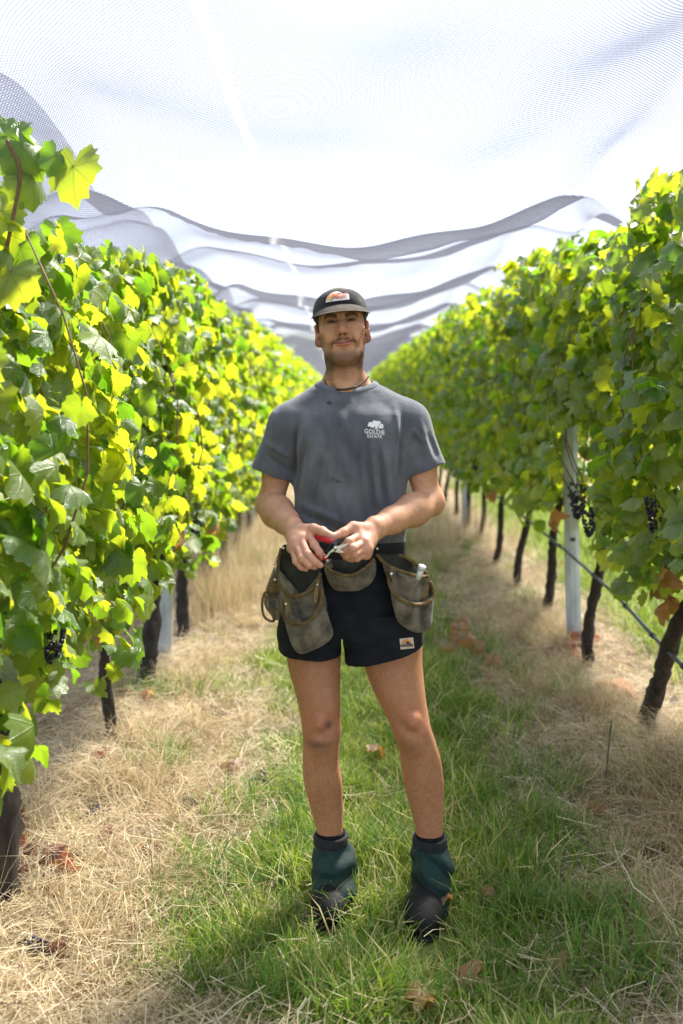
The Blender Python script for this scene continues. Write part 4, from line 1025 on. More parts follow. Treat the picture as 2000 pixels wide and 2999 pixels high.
# ---- hair at the sides and back, under the cap
Hf = Field(axis((-.12, .12, .003)), axis((2.78, 3.08, .003)), axis((1.60, 1.85, .003)))
Hf.ell(H(0, -.014, .028), (.0775, .0975, .084), .005, M=HM)
Hf.cut(H(0, .036, 0), EF * 1.0 + EU * .0, .004)
Hf.cut(H(0, -.04, -.028), -EU - EF * .0, .01)
Hf.ell(H(0, .05, -.055), (.12, .05, .050), .01, 'sub', M=HM)
for s_ in (-1, 1): Hf.ell(H(s_ * .08, -.012, -.026), (.022, .024, .036), .008, 'sub', M=HM); Hf.cone(H(s_ * .0685, .024, .01), H(s_ * .067, .020, -.020), .005, .004, .006)
hair_me, _ = Hf.mesh('hair', simple('short_brown_hair', (.040, .026, .018), .7, .5, 120, .6, 300, (1, 1, .3)))
mpart('hair', hair_me)

# ---- t-shirt
S = Field(axis((-.34, .38, .0032)), axis((2.72, 3.14, .0034)), axis((1.02, 1.60, .0032)))
TS = Field(S.xs, S.ys, S.zs)
def fold_noise(X, Y, Z):
    w = .0022 * np.sin(X * 38 + Z * 22 + 3 * np.sin(Z * 9)) * np.sin(Z * 17 + X * 11) + .0016 * np.sin(Z * 60 + X * 45 + 4 * np.sin(X * 20))
    return w
torso_rows = [row(1640, 866, 1182, 2.93, .112), row(1590, 862, 1184, 2.93, .115), row(1500, 860, 1187, 2.93, .118), row(1440, 861, 1188, 2.93, .121), row(1385, 862, 1190, 2.93, .124), row(1320, 852, 1203, 2.935, .126), row(1260, 842, 1212, 2.94, .120), row(1215, 850, 1200, 2.945, .108), row(1180, 890, 1150, 2.955, .088), row(1150, 925, 1105, 2.965, .075)]
TS.loft(torso_rows, .02, n=2.35, ends=False, wob=fold_noise)
hemL, hemR = P(795, 1386, 2.950), P(1245, 1374, 2.935)
SL = Field(S.xs, S.ys, S.zs)
for sh, hem, r0, r1 in ((P(846, 1248, 2.945), hemL, .060, .0620), (P(1198, 1238, 2.945), hemR, .060, .0620)):
    TS.cone(P(975 if sh.x < 0 else 1050, 1180, 2.96), sh, .060, .055, .03)
    far = hem + (hem - sh) * .35
    SL.cone(sh, far, r0, r1 * .985, .01)
for s_ in (-1, 1): TS.cone(P(1014 + s_ * 45, 1158, 2.975), P(1014 + s_ * 150, 1221 - 6 * s_, 2.955), .049, .052, .03)
X, Y, Z = S.xs[:, None, None], S.ys[None, :, None], S.zs[None, None, :]
for hem, dirv in ((hemL, Vector((-.378, 0, -1)).normalized()), (hemR, Vector((.34, 0, -1)).normalized())):
    d = (X - hem.x) * dirv.x + (Y - hem.y) * dirv.y + (Z - hem.z) * dirv.z + .0025 * np.sin(Y * 55 + X * 20)
    here = (X < 0) if hem.x < 0 else (X > .1)
    hollow = -np.maximum(SL.a + .0150, -(d + .014))                       # the sleeve is open from below
    SL.a = np.where(here, np.maximum(np.maximum(SL.a, d), hollow), SL.a).astype(np.float32)
    band = np.where(here, .0016 * np.exp(-((d + .011) / .0135) ** 8), 0); SL.a -= (band * (SL.a > -.004)).astype(np.float32) # turned hem
h_ = np.maximum(.028 - np.abs(TS.a - SL.a), 0) / .028
TS.a = (np.minimum(TS.a, SL.a) - h_ * h_ * .028 * .25).astype(np.float32)
# cloth folds: ridges (+) and creases (-) along lines on the front
FOLDS = [((1055, 1290), (1070, 1530), .011, .0050), ((1090, 1290), (1112, 1520), .010, .0052), ((1122, 1300), (1148, 1480), .010, .0055), ((1072, 1310), (1090, 1500), .008, -.0045), ((1106, 1300), (1128, 1500), .008, -.0045),
         ((915, 1310), (880, 1530), .012, .0052), ((935, 1350), (905, 1540), .010, -.0040), ((890, 1300), (872, 1450), .009, -.0042), ((980, 1440), (1030, 1570), .012, .0042), ((1000, 1410), (950, 1560), .012, -.0032),
         ((905, 1220), (880, 1330), .010, .0045), ((1160, 1190), (1175, 1300), .010, .0040), ((1180, 1230), (1165, 1400), .008, -.0050), ((868, 1240), (862, 1400), .008, -.0050), ((1010, 1200), (940, 1330), .020, .0030), ((1100, 1220), (1010, 1420), .02, -.0025),
         ((870, 1500), (1000, 1555), .010, -.0035), ((880, 1480), (1010, 1530), .010, .0035), ((1180, 1460), (1070, 1540), .012, .0040), ((1183, 1490), (1080, 1560), .009, -.0035)]
SLEEVE = [((800, 1220), (790, 1340), .009, .0042), ((1238, 1240), (1268, 1350), .009, .0045), ((1215, 1260), (1245, 1300), .008, .004), ((775, 1300), (835, 1340), .008, .0038), ((780, 1340), (842, 1385), .007, -.0035), ((1262, 1280), (1290, 1350), .008, -.004)]
for (a, b_, w, A) in FOLDS + SLEEVE:
    pa_, pb_ = P(*a, 2.82), P(*b_, 2.82)
    lo = (min(pa_.x, pb_.x) - .05, 2.70, min(pa_.z, pb_.z) - .05); hi = (max(pa_.x, pb_.x) + .05, 2.955, max(pa_.z, pb_.z) + .05)
    sl_ = TS.sl(lo, hi); X, Y, Z = TS.xs[sl_[0]][:, None, None], TS.ys[sl_[1]][None, :, None], TS.zs[sl_[2]][None, None, :]
    dx, dz = pb_.x - pa_.x, pb_.z - pa_.z; L2 = dx * dx + dz * dz
    t = np.clip(((X - pa_.x) * dx + (Z - pa_.z) * dz) / L2, -.15, 1.15); q = np.sqrt((X - pa_.x - t * dx) ** 2 + (Z - pa_.z - t * dz) ** 2)
    e = np.clip(np.minimum(t + .15, 1.15 - t) / .4, 0, 1)
    TS.a[sl_] -= (2.1 * A * np.exp(-(q / w) ** 2) * e * np.clip((2.955 - Y) / .05, 0, 1)).astype(np.float32)
NR = (.0780, .0600); NC = P(1016, 1120, 2.960)
S.a = TS.a.copy(); S.cut(P(1000, 1592, 2.93), (0, 0, -1), .002)
neck_fn = lambda X, Y, Z: np.where(Z > NC.z - .06, (np.sqrt(((X - NC.x) / NR[0]) ** 2 + ((Y - NC.y) / NR[1]) ** 2) - 1) * .075, .05)
S.put(neck_fn, (-.2, 2.7, 1.40), (.25, 3.2, 1.7), .003, 'sub')
def shirt_material():
    m, nt, b, o = nodes_of('washed_grey_cotton')
    v = coord(nt)
    f = noise(nt, v, 7, 6, .6); c = ramp(nt, f, [(.3, (.080, .088, .103)), (.55, (.118, .128, .146)), (.75, (.172, .183, .203))])
    f2 = noise(nt, coord(nt, (1, 1, .35)), 46, 5, .65); c = mix_rgb(nt, c, (.60, .60, .60), ramp(nt, f2, [(.35, .45), (.62, 0.0)]), 'MULTIPLY')
    for (u, v_, r_, a_) in ((965, 1181, .013, .85), (988, 1408, .014, .6), (975, 1404, .010, .5), (1003, 1190, .03, .35)):    # stains
        p = P(u, v_, 2.82); d = nt.nodes.new('ShaderNodeVectorMath'); d.operation = 'DISTANCE'
        sp = nt.nodes.new('ShaderNodeTexCoord'); 
        cx = nt.nodes.new('ShaderNodeCombineXYZ'); se = nt.nodes.new('ShaderNodeSeparateXYZ'); nt.links.new(sp.outputs['Object'], se.inputs[0])
        nt.links.new(se.outputs['X'], cx.inputs['X']); nt.links.new(math_n(nt, 'MULTIPLY', se.outputs['Z'], 1.6 if r_ < .02 else 1.0), cx.inputs['Z'])
        nt.links.new(cx.outputs[0], d.inputs[0]); d.inputs[1].default_value = (p.x, 0, p.z * (1.6 if r_ < .02 else 1.0))
        dd = math_n(nt, 'ADD', d.outputs['Value'], math_n(nt, 'MULTIPLY_ADD', noise(nt, v, 90, 3), .02, -.01))
        c = mix_rgb(nt, c, (.030, .026, .020), ramp(nt, dd, [(r_ * .3, a_), (r_, 0.0)]))
    nt.links.new(c, b.inputs['Base Color']); b.inputs['Roughness'].default_value = .92; b.inputs['Specular IOR Level'].default_value = .15; b.inputs['Sheen Weight'].default_value = .25
    h = math_n(nt, 'ADD', math_n(nt, 'MULTIPLY', noise(nt, v, 34, 4), .8), math_n(nt, 'MULTIPLY', noise(nt, v, 600, 2), .25))
    bump(nt, h, .45, .006, b)
    return m
M_SHIRT = shirt_material()
shirt_me, SV = S.mesh('t_shirt', M_SHIRT)
shirt = mpart('t_shirt', shirt_me)
def bvh_of(me): return BVHTree.FromPolygons([v.co.copy() for v in me.vertices], [tuple(p.vertices) for p in me.polygons])
BS = bvh_of(shirt_me)
# ribbed collar laid on the neckline, hem stitching
ring_o, ring_i = [], []
NA = 72
for i in range(NA):
    a = 2 * math.pi * i / NA; out = []
    for k_ in (1.0, 1.11, 1.22):
        q = Vector((NC.x + NR[0] * k_ * math.cos(a), NC.y + NR[1] * k_ * math.sin(a), 1.75)); h = BS.ray_cast(q, Vector((0, 0, -1)))
        out.append(h[0] if h[0] else None)
    ring_o.append(out)
def fill_ring(kk):
    z = [r_[kk].z if r_[kk] else np.nan for r_ in ring_o]; z = np.array(z); bad = np.isnan(z); idx = np.arange(NA)
    z[bad] = np.interp(idx[bad], idx[~bad], z[~bad], period=NA)
    return np.convolve(np.concatenate([z[-3:], z, z[:3]]), np.ones(7) / 7, 'valid')
z1, z2 = fill_ring(1), fill_ring(2)
CV, CQ = [], []
for i in range(NA):
    a = 2 * math.pi * i / NA; slope = z1[i] - z2[i]
    for k_, dz in ((1.22, .0010), (1.205, .0042), (1.10, .0056), (1.02, .0052), (.985, .001), (1.0, -.010)):
        t = (1.22 - k_) / .11; CV.append((NC.x + NR[0] * k_ * math.cos(a), NC.y + NR[1] * k_ * math.sin(a), z2[i] + slope * t + dz))
for i in range(NA):
    for j in range(5): CQ.append((i * 6 + j, ((i + 1) % NA) * 6 + j, ((i + 1) % NA) * 6 + j + 1, i * 6 + j + 1))
M_RIB = simple('ribbed_grey_cotton', (.115, .128, .15), .95, .2, 30, .5, 400, sheen=.2)
col_ = mpart('collar', mesh_np('collar', np.array(CV), np.array(CQ), M_RIB), shirt); col_.location = (0, 0, 0)

# ---- prints: shapes drawn on the cloth, laid on it from the front
def decal(name, polys, mat, bvh, parent, lift=.0012, cuts=1):
    bm = bmesh.new()
    for poly in polys:
        vs = [bm.verts.new((u, -v, 0)) for (u, v) in poly]
        try: bm.faces.new(vs)
        except ValueError: pass
    bmesh.ops.triangulate(bm, faces=bm.faces[:])
    for _ in range(cuts): bmesh.ops.subdivide_edges(bm, edges=bm.edges[:], cuts=1, use_grid_fill=True)
    bmesh.ops.triangulate(bm, faces=bm.faces[:])
    return lay(name, bm, mat, bvh, parent, lift)
def lay(name, bm, mat, bvh, parent, lift):
    eye = Vector((0, 0, HC)); last = None
    for q in bm.verts:
        d = (P(q.co.x, -q.co.y, 1.0) - eye).normalized(); h = bvh.ray_cast(eye, d)
        if h[0] is None: h = last
        else: last = h
        if h is None: continue
        q.co = eye + d * ((h[0] - eye).length - lift) if h is not last or True else q.co
    me = bpy.data.meshes.new(name); bm.to_mesh(me); bm.free(); me.materials.append(mat)
    o = obj(name, me, parent)
    return o
def text_polys(txt, u0, v0, u1, v1, slant=0.0, bold=0.0, space=1.0):
    """text fitted in the pixel box; slant = rise in pixels from left to right; returns a bmesh in (u, -v)"""
    cu = bpy.data.curves.new('txt', 'FONT'); cu.body = txt; cu.resolution_u = 3; cu.offset = bold; cu.space_character = space
    o = bpy.data.objects.new('txt', cu); COL.objects.link(o); dg = bpy.context.evaluated_depsgraph_get()
    me = bpy.data.meshes.new_from_object(o.evaluated_get(dg)); bpy.data.objects.remove(o); bpy.data.curves.remove(cu)
    bm = bmesh.new(); bm.from_mesh(me); bpy.data.meshes.remove(me)
    xs = [q.co.x for q in bm.verts]; ys = [q.co.y for q in bm.verts]; x0, x1, y0, y1 = min(xs), max(xs), min(ys), max(ys)
    for q in bm.verts:
        a, b_ = (q.co.x - x0) / (x1 - x0), (q.co.y - y0) / (y1 - y0)
        q.co = Vector((u0 + (u1 - u0) * a, -(v1 + (v0 - v1) * b_ - slant * a), 0))
    return bm
M_PRINT = simple('white_print', (.78, .78, .76), .7, .08, 90)
Z2 = lambda x, y: (720 + x * .3827, 1100 + y * .3827)
lay('lettering', text_polys('GOLDIE', *Z2(908, 406), *Z2(1062, 442), -4.5, .012, 1.05), M_PRINT, BS, shirt, .0020)
lay('lettering', text_polys('ESTATE', *Z2(930, 450), *Z2(1040, 474), -2.5, .010, 1.05), M_PRINT, BS, shirt, .0020)
tree = []
rg = random.Random(4)
for (x, y, r_) in [(955, 372, 20), (985, 360, 20), (1015, 362, 18), (1038, 382, 15), (970, 385, 16), (1000, 380, 18), (1025, 395, 12), (945, 380, 12), (1045, 398, 9)]:
    x2, y2 = Z2(x, y); tree.append([(x2 + r_ * .38 * (1 + .22 * math.sin(5 * a + x)) * math.cos(a), y2 + r_ * .33 * (1 + .22 * math.sin(5 * a + x)) * math.sin(a)) for a in np.linspace(0, 6.28, 14, endpoint=False)])
tree.append([Z2(*q) for q in ((990, 385), (1003, 385), (1004, 402), (1016, 410), (980, 408), (990, 402))])
decal('tree_emblem', tree, M_PRINT, BS, shirt, .0020, 1)

# ---- cord necklace
M_CORD = simple('dark_cord', (.045, .026, .018), .8, .4, 200)
Z1 = lambda x, y: (850 + x * .1913, 800 + y * .1913)
BB = bvh_of(body_me)
npix = [Z1(*q) for q in ((532, 1640), (545, 1690), (600, 1745), (680, 1772), (780, 1782), (900, 1772), (1000, 1735), (1080, 1690), (1150, 1635), (1195, 1585))]
npts = []
for (u, v_) in catmull([(a, b_, 0) for a, b_ in npix], 4)[:, :2]:
    d = (P(u, v_, 1.0) - Vector((0, 0, HC))).normalized(); h = BB.ray_cast(Vector((0, 0, HC)), d)
    npts.append((h[0] + h[1] * .0012) if h[0] else P(u, v_, 2.90))
npts = catmull(npts[::2], 3)
nl = mpart('necklace', mesh_np('necklace', *tube(npts, [.0034 if 15 < i < 42 else .0019 for i in range(len(npts))], 7), M_CORD))

# ---- shorts
G = Field(axis((-.24, .30, .0034)), axis((2.74, 3.12, .0036)), axis((.66, 1.12, .0034)))
def sh_noise(X, Y, Z): return .0028 * np.sin(Z * 48 + X * 30 + 3 * np.sin(X * 14)) * np.sin(X * 26 + 1.3) + .0016 * np.sin(Z * 95 - X * 50)
G.loft([row(1600, 850, 1180, 2.93, .113), row(1680, 838, 1196, 2.935, .118), row(1780, 826, 1220, 2.94, .122), row(1840, 822, 1236, 2.94, .118), row(1872, 850, 1215, 2.94, .10)], .01, n=2.4, wob=sh_noise)
G.loft([row(1780, 816, 1004, 2.94, .120), row(1850, 812, 1003, 2.94, .116), row(1940, 822, 1000, 2.94, .112), row(2000, 826, 999, 2.94, .112)], .012, n=2.4, wob=sh_noise)
G.loft([row(1780, 1002, 1226, 2.935, .120), row(1850, 1004, 1240, 2.93, .118), row(1920, 1006, 1247, 2.925, .118), row(2000, 1014, 1254, 2.925, .118)], .008, n=2.4, wob=sh_noise)
sp_ = P(1001, 1872, 2.83); G.put(lambda X, Y, Z: np.maximum(np.abs(X - sp_.x - .05 * (sp_.z - Z)) - .0015 - .045 * (sp_.z - Z), Z - sp_.z), (-.1, 2.6, .6), (.1, 3.3, sp_.z + .02), .006, 'sub')
G.cone(P(1008, 1720, 2.800), P(1002, 1880, 2.800), .004, .007, .014, 'sub')
for (a_, b_) in (((1015, 1770), (1075, 1740)), ((1015, 1800), (1090, 1790)), ((985, 1800), (960, 1870)), ((1020, 1840), (1110, 1850)), ((1120, 1760), (1130, 1900))): G.cone(P(*a_, 2.800), P(*b_, 2.804), .003, .003, .012, 'sub')
zz = G.zs[None, None, :]; inner = np.maximum(G.a + .007, zz - .815)
G.a = np.maximum(G.a, -inner)
for lo, hi, p, nv in (((-.4, 2.6, .5), (.0, 3.3, .82), P(910, 1938, 2.83), (-.05, .12, -1)), ((.0, 2.6, .5), (.4, 3.3, .82), P(1130, 1934, 2.83), (.24, .10, -1))):
    w = G.sl(lo, hi); X, Y, Z = G.xs[w[0]][:, None, None], G.ys[w[1]][None, :, None], G.zs[w[2]][None, None, :]
    nv = np.array(nv) / np.linalg.norm(nv); G.a[w] = np.maximum(G.a[w], (X - p.x) * nv[0] + (Y - p.y) * nv[1] + (Z - p.z) * nv[2])
M_SHORT = simple('black_shorts_cloth', (.0075, .0095, .0145), .8, .35, 18, .7, 70, (1, 1, 2.2), spec=.22)
shorts_me, _ = G.mesh('shorts', M_SHORT); shorts = mpart('shorts', shorts_me); BG = bvh_of(shorts_me)
M_PATCH = simple('woven_patch', (.55, .47, .36), .85, .15, 120, .3, 500); M_INK = simple('black_print', (.012, .012, .014), .8, .1, 80)
M_ORANGE = simple('orange_print', (.62, .22, .05), .8, .2, 60); M_BLUE = simple('navy_print', (.03, .05, .12), .8, .1, 60)
Z3 = lambda x, y: (720 + x * .3827, 1480 + y * .3827)
patch = decal('patch', [[Z3(*q) for q in ((1176, 1022), (1280, 1010), (1290, 1092), (1184, 1104))]], M_PATCH, BG, shorts, .003, 3)
def on_patch(o): o.parent = patch
arc = [[Z3(1196 + 0, 1062), *[Z3(1232 + 36 * math.cos(a), 1062 - 38 * math.sin(a)) for a in np.linspace(math.pi, 0, 12)], Z3(1250, 1058), *[Z3(1232 + 16 * math.cos(a), 1060 - 18 * math.sin(a)) for a in np.linspace(0, math.pi, 8)]]]
decal('emblem_hill', arc, M_ORANGE, BG, patch, .0048, 1)
decal('emblem_peak', [[Z3(1222, 1060), Z3(1236, 1036), Z3(1262, 1056), Z3(1240, 1062)]], M_BLUE, BG, patch, .0060, 1)
lay('lettering', text_polys('macpac', *Z3(1184, 1066), *Z3(1282, 1094), 3.0, .02, 1.0), M_INK, BG, patch, .0052)

# ---- socks, gaiters, boots
M_SOCK = simple('black_sock', (.010, .010, .012), .95, .3, 60, .6, 200, spec=.1)
M_GAITER = simple('dark_green_gaiter_cloth', (.001, .018, .0145), .72, .45, 14, .5, 60, spec=.4)
M_BOOT = simple('black_boot_leather', (.010, .010, .010), .72, .4, 16, .5, 45, spec=.22)
M_ELAST = simple('black_elastic', (.008, .008, .009), .9, .3, 60, .8, 160, (1, 1, .2))
FEET = [dict(leg=legL, xs=(-.14, .07), top=2432, g=[(2447, 927, 1010), (2462, 927, 1014), (2478, 922, 1024), (2505, 918, 1044), (2535, 922, 1038), (2565, 916, 1046), (2600, 916, 1042), (2618, 921, 1036)], Y=2.965, toe=(966, 2.815), ank=(980, 2.965)),
        dict(leg=legR, xs=(.13, .36), top=2438, g=[(2454, 1217, 1300), (2470, 1216, 1305), (2485, 1212, 1316), (2510, 1206, 1324), (2540, 1210, 1324), (2565, 1208, 1320), (2600, 1210, 1312), (2628, 1216, 1308)], Y=2.935, toe=(1240, 2.755), ank=(1260, 2.935))]
for fi, ft in enumerate(FEET):
    Yf = ft['Y']; xs_ = axis((ft['xs'][0], ft['xs'][1], .0028))
    K = Field(xs_, axis((Yf - .14, Yf + .14, .0028)), axis((.02, .34, .0028)))
    g = ft['g']
    K.loft([row(ft['top'], g[0][1] - 1, g[0][2] + 1, Yf, .046), row(g[0][0] + 16, g[0][1] - 2, g[0][2] + 2, Yf, .047), row(g[0][0] + 60, g[0][1], g[0][2], Yf, .046)], .003)
    sock_me, _ = K.mesh('sock', M_SOCK); mpart('sock', sock_me)
    K = Field(xs_, K.ys, K.zs); ph = 1.7 * fi
    def gw(X, Y, Z, ph=ph):
        a = np.arctan2(Y - Yf, X - (ft['xs'][0] + ft['xs'][1]) / 2)
        return .0048 * np.sin(Z * 95 + 2.2 * np.sin(a * 2 + ph) + X * 30) + .003 * np.sin(a * 5 + Z * 40 + ph) - .004 * np.exp(-((Z - P(0, g[0][0] + 8, Yf).z) / .014) ** 2)*0 + .0016 * np.sin(a * 16) * np.clip((Z - .17) / .03, 0, 1)
    K.loft([row(v_, a, b_, Yf, (b_ - a) / 2 * Yf / F * 1.08 + .060 * max(0, (v_ - g[3][0]) / 100), (b_ - a) / 2 * Yf / F * 1.08) for (v_, a, b_) in g], .004, n=2.2, wob=gw)
    g_me, _ = K.mesh('gaiter', M_GAITER); gt_ = mpart('gaiter', g_me)
    # gathered elastic at the top
    q0, q1 = P((g[0][1] + g[0][2]) / 2, g[0][0] + 6, Yf), (g[0][2] - g[0][1]) / 2 * Yf / F
    EV, EQ = [], []; n_ = 64
    for i in range(n_):
        a = 2 * math.pi * i / n_
        for j, (dz, dr) in enumerate(((.012, .001), (.010, .0085), (.004, .0070), (-.001, .0095), (-.008, .0080), (-.014, .0095), (-.018, .002))):
            r_ = q1 * (1 if abs(math.cos(a)) > .5 else 1.02) + dr + .0012 * (i % 2); EV.append((q0.x + r_ * math.cos(a), Yf + r_ * 1.08 * math.sin(a), q0.z + dz))
    for i in range(n_):
        for j in range(6): EQ.append((i * 7 + j, i * 7 + j + 1, ((i + 1) % n_) * 7 + j + 1, ((i + 1) % n_) * 7 + j))
    el_ = mpart('elastic_cuff', mesh_np('elastic_cuff', np.array(EV), np.array(EQ), M_ELAST), gt_); el_.location = (0, 0, 0)
    # boot: shaft, heel, instep, broad rounded toe, sole
    W = Field(xs_, axis((Yf - .26, Yf + .12, .0030)), axis((-.01, .20, .0030)))
    xa, xt = (ft['ank'][0] - U0) * ft['ank'][1] / F, (ft['toe'][0] - U0) * ft['toe'][1] / F
    yt = ft['toe'][1]
    W.cone((xa, Yf + .01, .15), (xa, Yf + .02, .06), .046, .048, .02); W.ell((xa, Yf + .035, .045), (.040, .045, .046), .02)
    W.cone((xa, Yf - .005, .080), (xt, yt + .070, .036), .042, .038, .04); W.ell((xt, yt + .055, .028), (.046, .064, .038), .05, n=2.2)
    W.ell(((xa + xt) / 2, (Yf + yt) / 2 + .02, .040), (.047, .10, .045), .02)
    W.cut((0, 0, .004), (0, 0, -1), .003)
    b_me, _ = W.mesh('boot', M_BOOT); bo = mpart('boot', b_me)
    so = Field(W.xs, W.ys, W.zs); so.ell((xt, yt + .052, .0), (.050, .070, .016), .01, n=2.6); so.ell((xa, Yf + .03, .0), (.045, .056, .020), .02, n=2.6); so.cone((xa, Yf, .002), (xt, yt + .08, .002), .040, .045, .02, flat=((0, 0, 1), .35))
    so.cut((0, 0, .001), (0, 0, -1), .002); so.cut((0, 0, .014), (0, 0, 1), .002)
    s_me, _ = so.mesh('sole', M_BOOT); s_o = mpart('sole', s_me, bo); s_o.location = (0, 0, 0)
# ---- cap
def cap_material():
    m, nt, b, o = nodes_of('black_corduroy')
    v = coord(nt)
    c = ramp(nt, noise(nt, v, 60, 6, .75), [(.40, (.011, .011, .012)), (.60, (.022, .021, .020)), (.74, (.075, .066, .052))])
    nt.links.new(c, b.inputs['Base Color']); b.inputs['Roughness'].default_value = .95; b.inputs['Specular IOR Level'].default_value = .1; b.inputs['Sheen Weight'].default_value = .15
    sx = nt.nodes.new('ShaderNodeSeparateXYZ'); nt.links.new(v, sx.inputs[0])
    h = math_n(nt, 'SINE', math_n(nt, 'MULTIPLY', sx.outputs['X'], 2100))
    bump(nt, math_n(nt, 'ADD', h, noise(nt, v, 80, 4)), .6, .002, b)
    return m
M_CAP = cap_material()
Cf = Field(axis((-.13, .13, .0024)), axis((2.76, 3.08, .0026)), axis((1.66, 1.87, .0024)))
def dents(X, Y, Z): return 0
Cf.ell(H(0, -.010, .026), (.0820, .1010, .0800), .005, M=HM, n=2.35)
Cf.ell(H(.012, .050, .118), (.012, .05, .016), .014, 'sub', M=HM); Cf.ell(H(-.090, .050, .072), (.018, .03, .014), .02, 'sub', M=HM); Cf.ell(H(.085, .056, .068), (.016, .03, .014), .02, 'sub', M=HM)
for a_ in (-60, 0, 60):                                            # panel seams
    d_ = math.radians(a_ + 0.1)
    for t0, t1 in ((10, 40), (40, 70), (70, 110), (110, 140), (140, 170)):
        q = [H(.0835 * math.cos(math.radians(t)) * math.sin(d_) * (1.0), -.010 + .1035 * math.cos(math.radians(t)) * math.cos(d_), .026 + .0805 * math.sin(math.radians(t))) for t in (t0, t1)]
        Cf.cone(q[0], q[1], .0012, .0012, .004, 'sub')
inner = Cf.a + .006
Cf.cut(H(0, .02, .026), -EU + EF * .08, .003)
Cf.a = np.maximum(Cf.a, -inner)
cap_me, _ = Cf.mesh('cap', M_CAP); cap = mpart('cap', cap_me); BC = bvh_of(cap_me)
def brim_material():
    m, nt, b, o = nodes_of('grey_brown_corduroy')
    v = coord(nt); sx = nt.nodes.new('ShaderNodeSeparateXYZ'); nt.links.new(v, sx.inputs[0])
    w = math_n(nt, 'SINE', math_n(nt, 'MULTIPLY', sx.outputs['X'], 1900))
    c = mix_rgb(nt, (.035, .029, .023), (.135, .118, .098), math_n(nt, 'MULTIPLY_ADD', w, .3, .55)); c = mix_rgb(nt, c, (.5, .5, .5), ramp(nt, noise(nt, v, 40, 4), [(.35, .6), (.6, 0.0)]), 'MULTIPLY')
    nt.links.new(c, b.inputs['Base Color']); b.inputs['Roughness'].default_value = .95; b.inputs['Specular IOR Level'].default_value = .1
    return m
BrV, nS, nT = [], 40, 8
for side_ in (0, 1):
    for i in range(nS + 1):
        s_ = -1 + 2 * i / nS; ia, oa = s_ * math.radians(80), s_ * math.radians(86)
        xi, fi_ = .0800 * math.sin(ia), -.010 + .1000 * math.cos(ia) ** .9; ui = .0430 - .017 * abs(s_) ** 2.2
        xo, fo = .0880 * math.sin(oa), fi_ + .060 * max(0.02, math.cos(oa)) ** .75; uo = .0150 + .0010 * s_ * s_ + .0040 * abs(s_) ** 6
        for j in range(nT + 1):
            t = j / nT; e_ = .0022 * (1 - t ** 8) * (1 if side_ == 0 else -1)
            BrV.append(tuple(H(xi + (xo - xi) * t, fi_ + (fo - fi_) * t, ui + (uo - ui) * t + .010 * t * (1 - t) + e_)))
BrQ = []
for side_ in (0, 1):
    o_ = side_ * (nS + 1) * (nT + 1)
    for i in range(nS):
        for j in range(nT):
            q = (o_ + i * (nT + 1) + j, o_ + i * (nT + 1) + j + 1, o_ + (i + 1) * (nT + 1) + j + 1, o_ + (i + 1) * (nT + 1) + j); BrQ.append(q if side_ == 0 else q[::-1])
o_ = (nS + 1) * (nT + 1)
for i in range(nS): BrQ.append((i * (nT + 1) + nT, o_ + i * (nT + 1) + nT, o_ + (i + 1) * (nT + 1) + nT, (i + 1) * (nT + 1) + nT))
br = obj('brim', mesh_np('brim', np.array(BrV), np.array(BrQ), brim_material()), cap)
bm = bmesh.new(); bmesh.ops.create_uvsphere(bm, u_segments=10, v_segments=8, radius=.006); bmesh.ops.translate(bm, verts=bm.verts, vec=Vector(H(0, -.010, .103)))
me = bpy.data.meshes.new('button'); bm.to_mesh(me); bm.free(); me.materials.append(M_CAP); obj('button', me, cap)
M_PATCHW = simple('cream_patch', (.72, .66, .60), .8, .08, 120, .2, 500); M_RED = simple('red_print', (.55, .055, .045), .7, .1, 80)
M_PEACH = simple('peach_print', (.78, .36, .20), .7, .1, 80); M_ORNG = simple('orange_stripe', (.80, .40, .09), .7, .1, 80); M_TEAL = simple('teal_stripe', (.16, .42, .40), .7, .1, 80)
out_ = [(545, 450), (547, 410), (565, 365), (600, 325), (650, 295), (705, 280), (755, 288), (800, 314), (845, 320), (892, 318), (902, 360), (908, 402), (830, 412), (740, 420), (640, 433)]
bk = decal('patch_border', [[Z1(727 + (x - 727) * 1.055, 362 + (y - 362) * 1.10) for (x, y) in out_]], M_INK, BC, cap, .0012, 4)
pt = decal('patch', [[Z1(*q) for q in out_]], M_PATCHW, BC, cap, .0028, 4)
def arch(x0, y0, r0, r1, a0, a1, sq=.92):
    A = np.linspace(math.radians(a0), math.radians(a1), 14)
    return [Z1(x0 + r1 * math.cos(a), y0 - r1 * sq * math.sin(a)) for a in A] + [Z1(x0 + r0 * math.cos(a), y0 - r0 * sq * math.sin(a)) for a in A[::-1]]
for r0, r1, mt in ((118, 150, M_PEACH), (86, 116, M_ORNG), (60, 82, M_TEAL)):
    decal('rainbow_stripe', [arch(700, 432, r0, r1, 62, 172)], mt, BC, pt, .0048, 2)
lay('lettering', text_polys('INSIGHT', *Z1(645, 318), *Z1(880, 392), 4.0, .012, .95), M_RED, BC, pt, .0068)

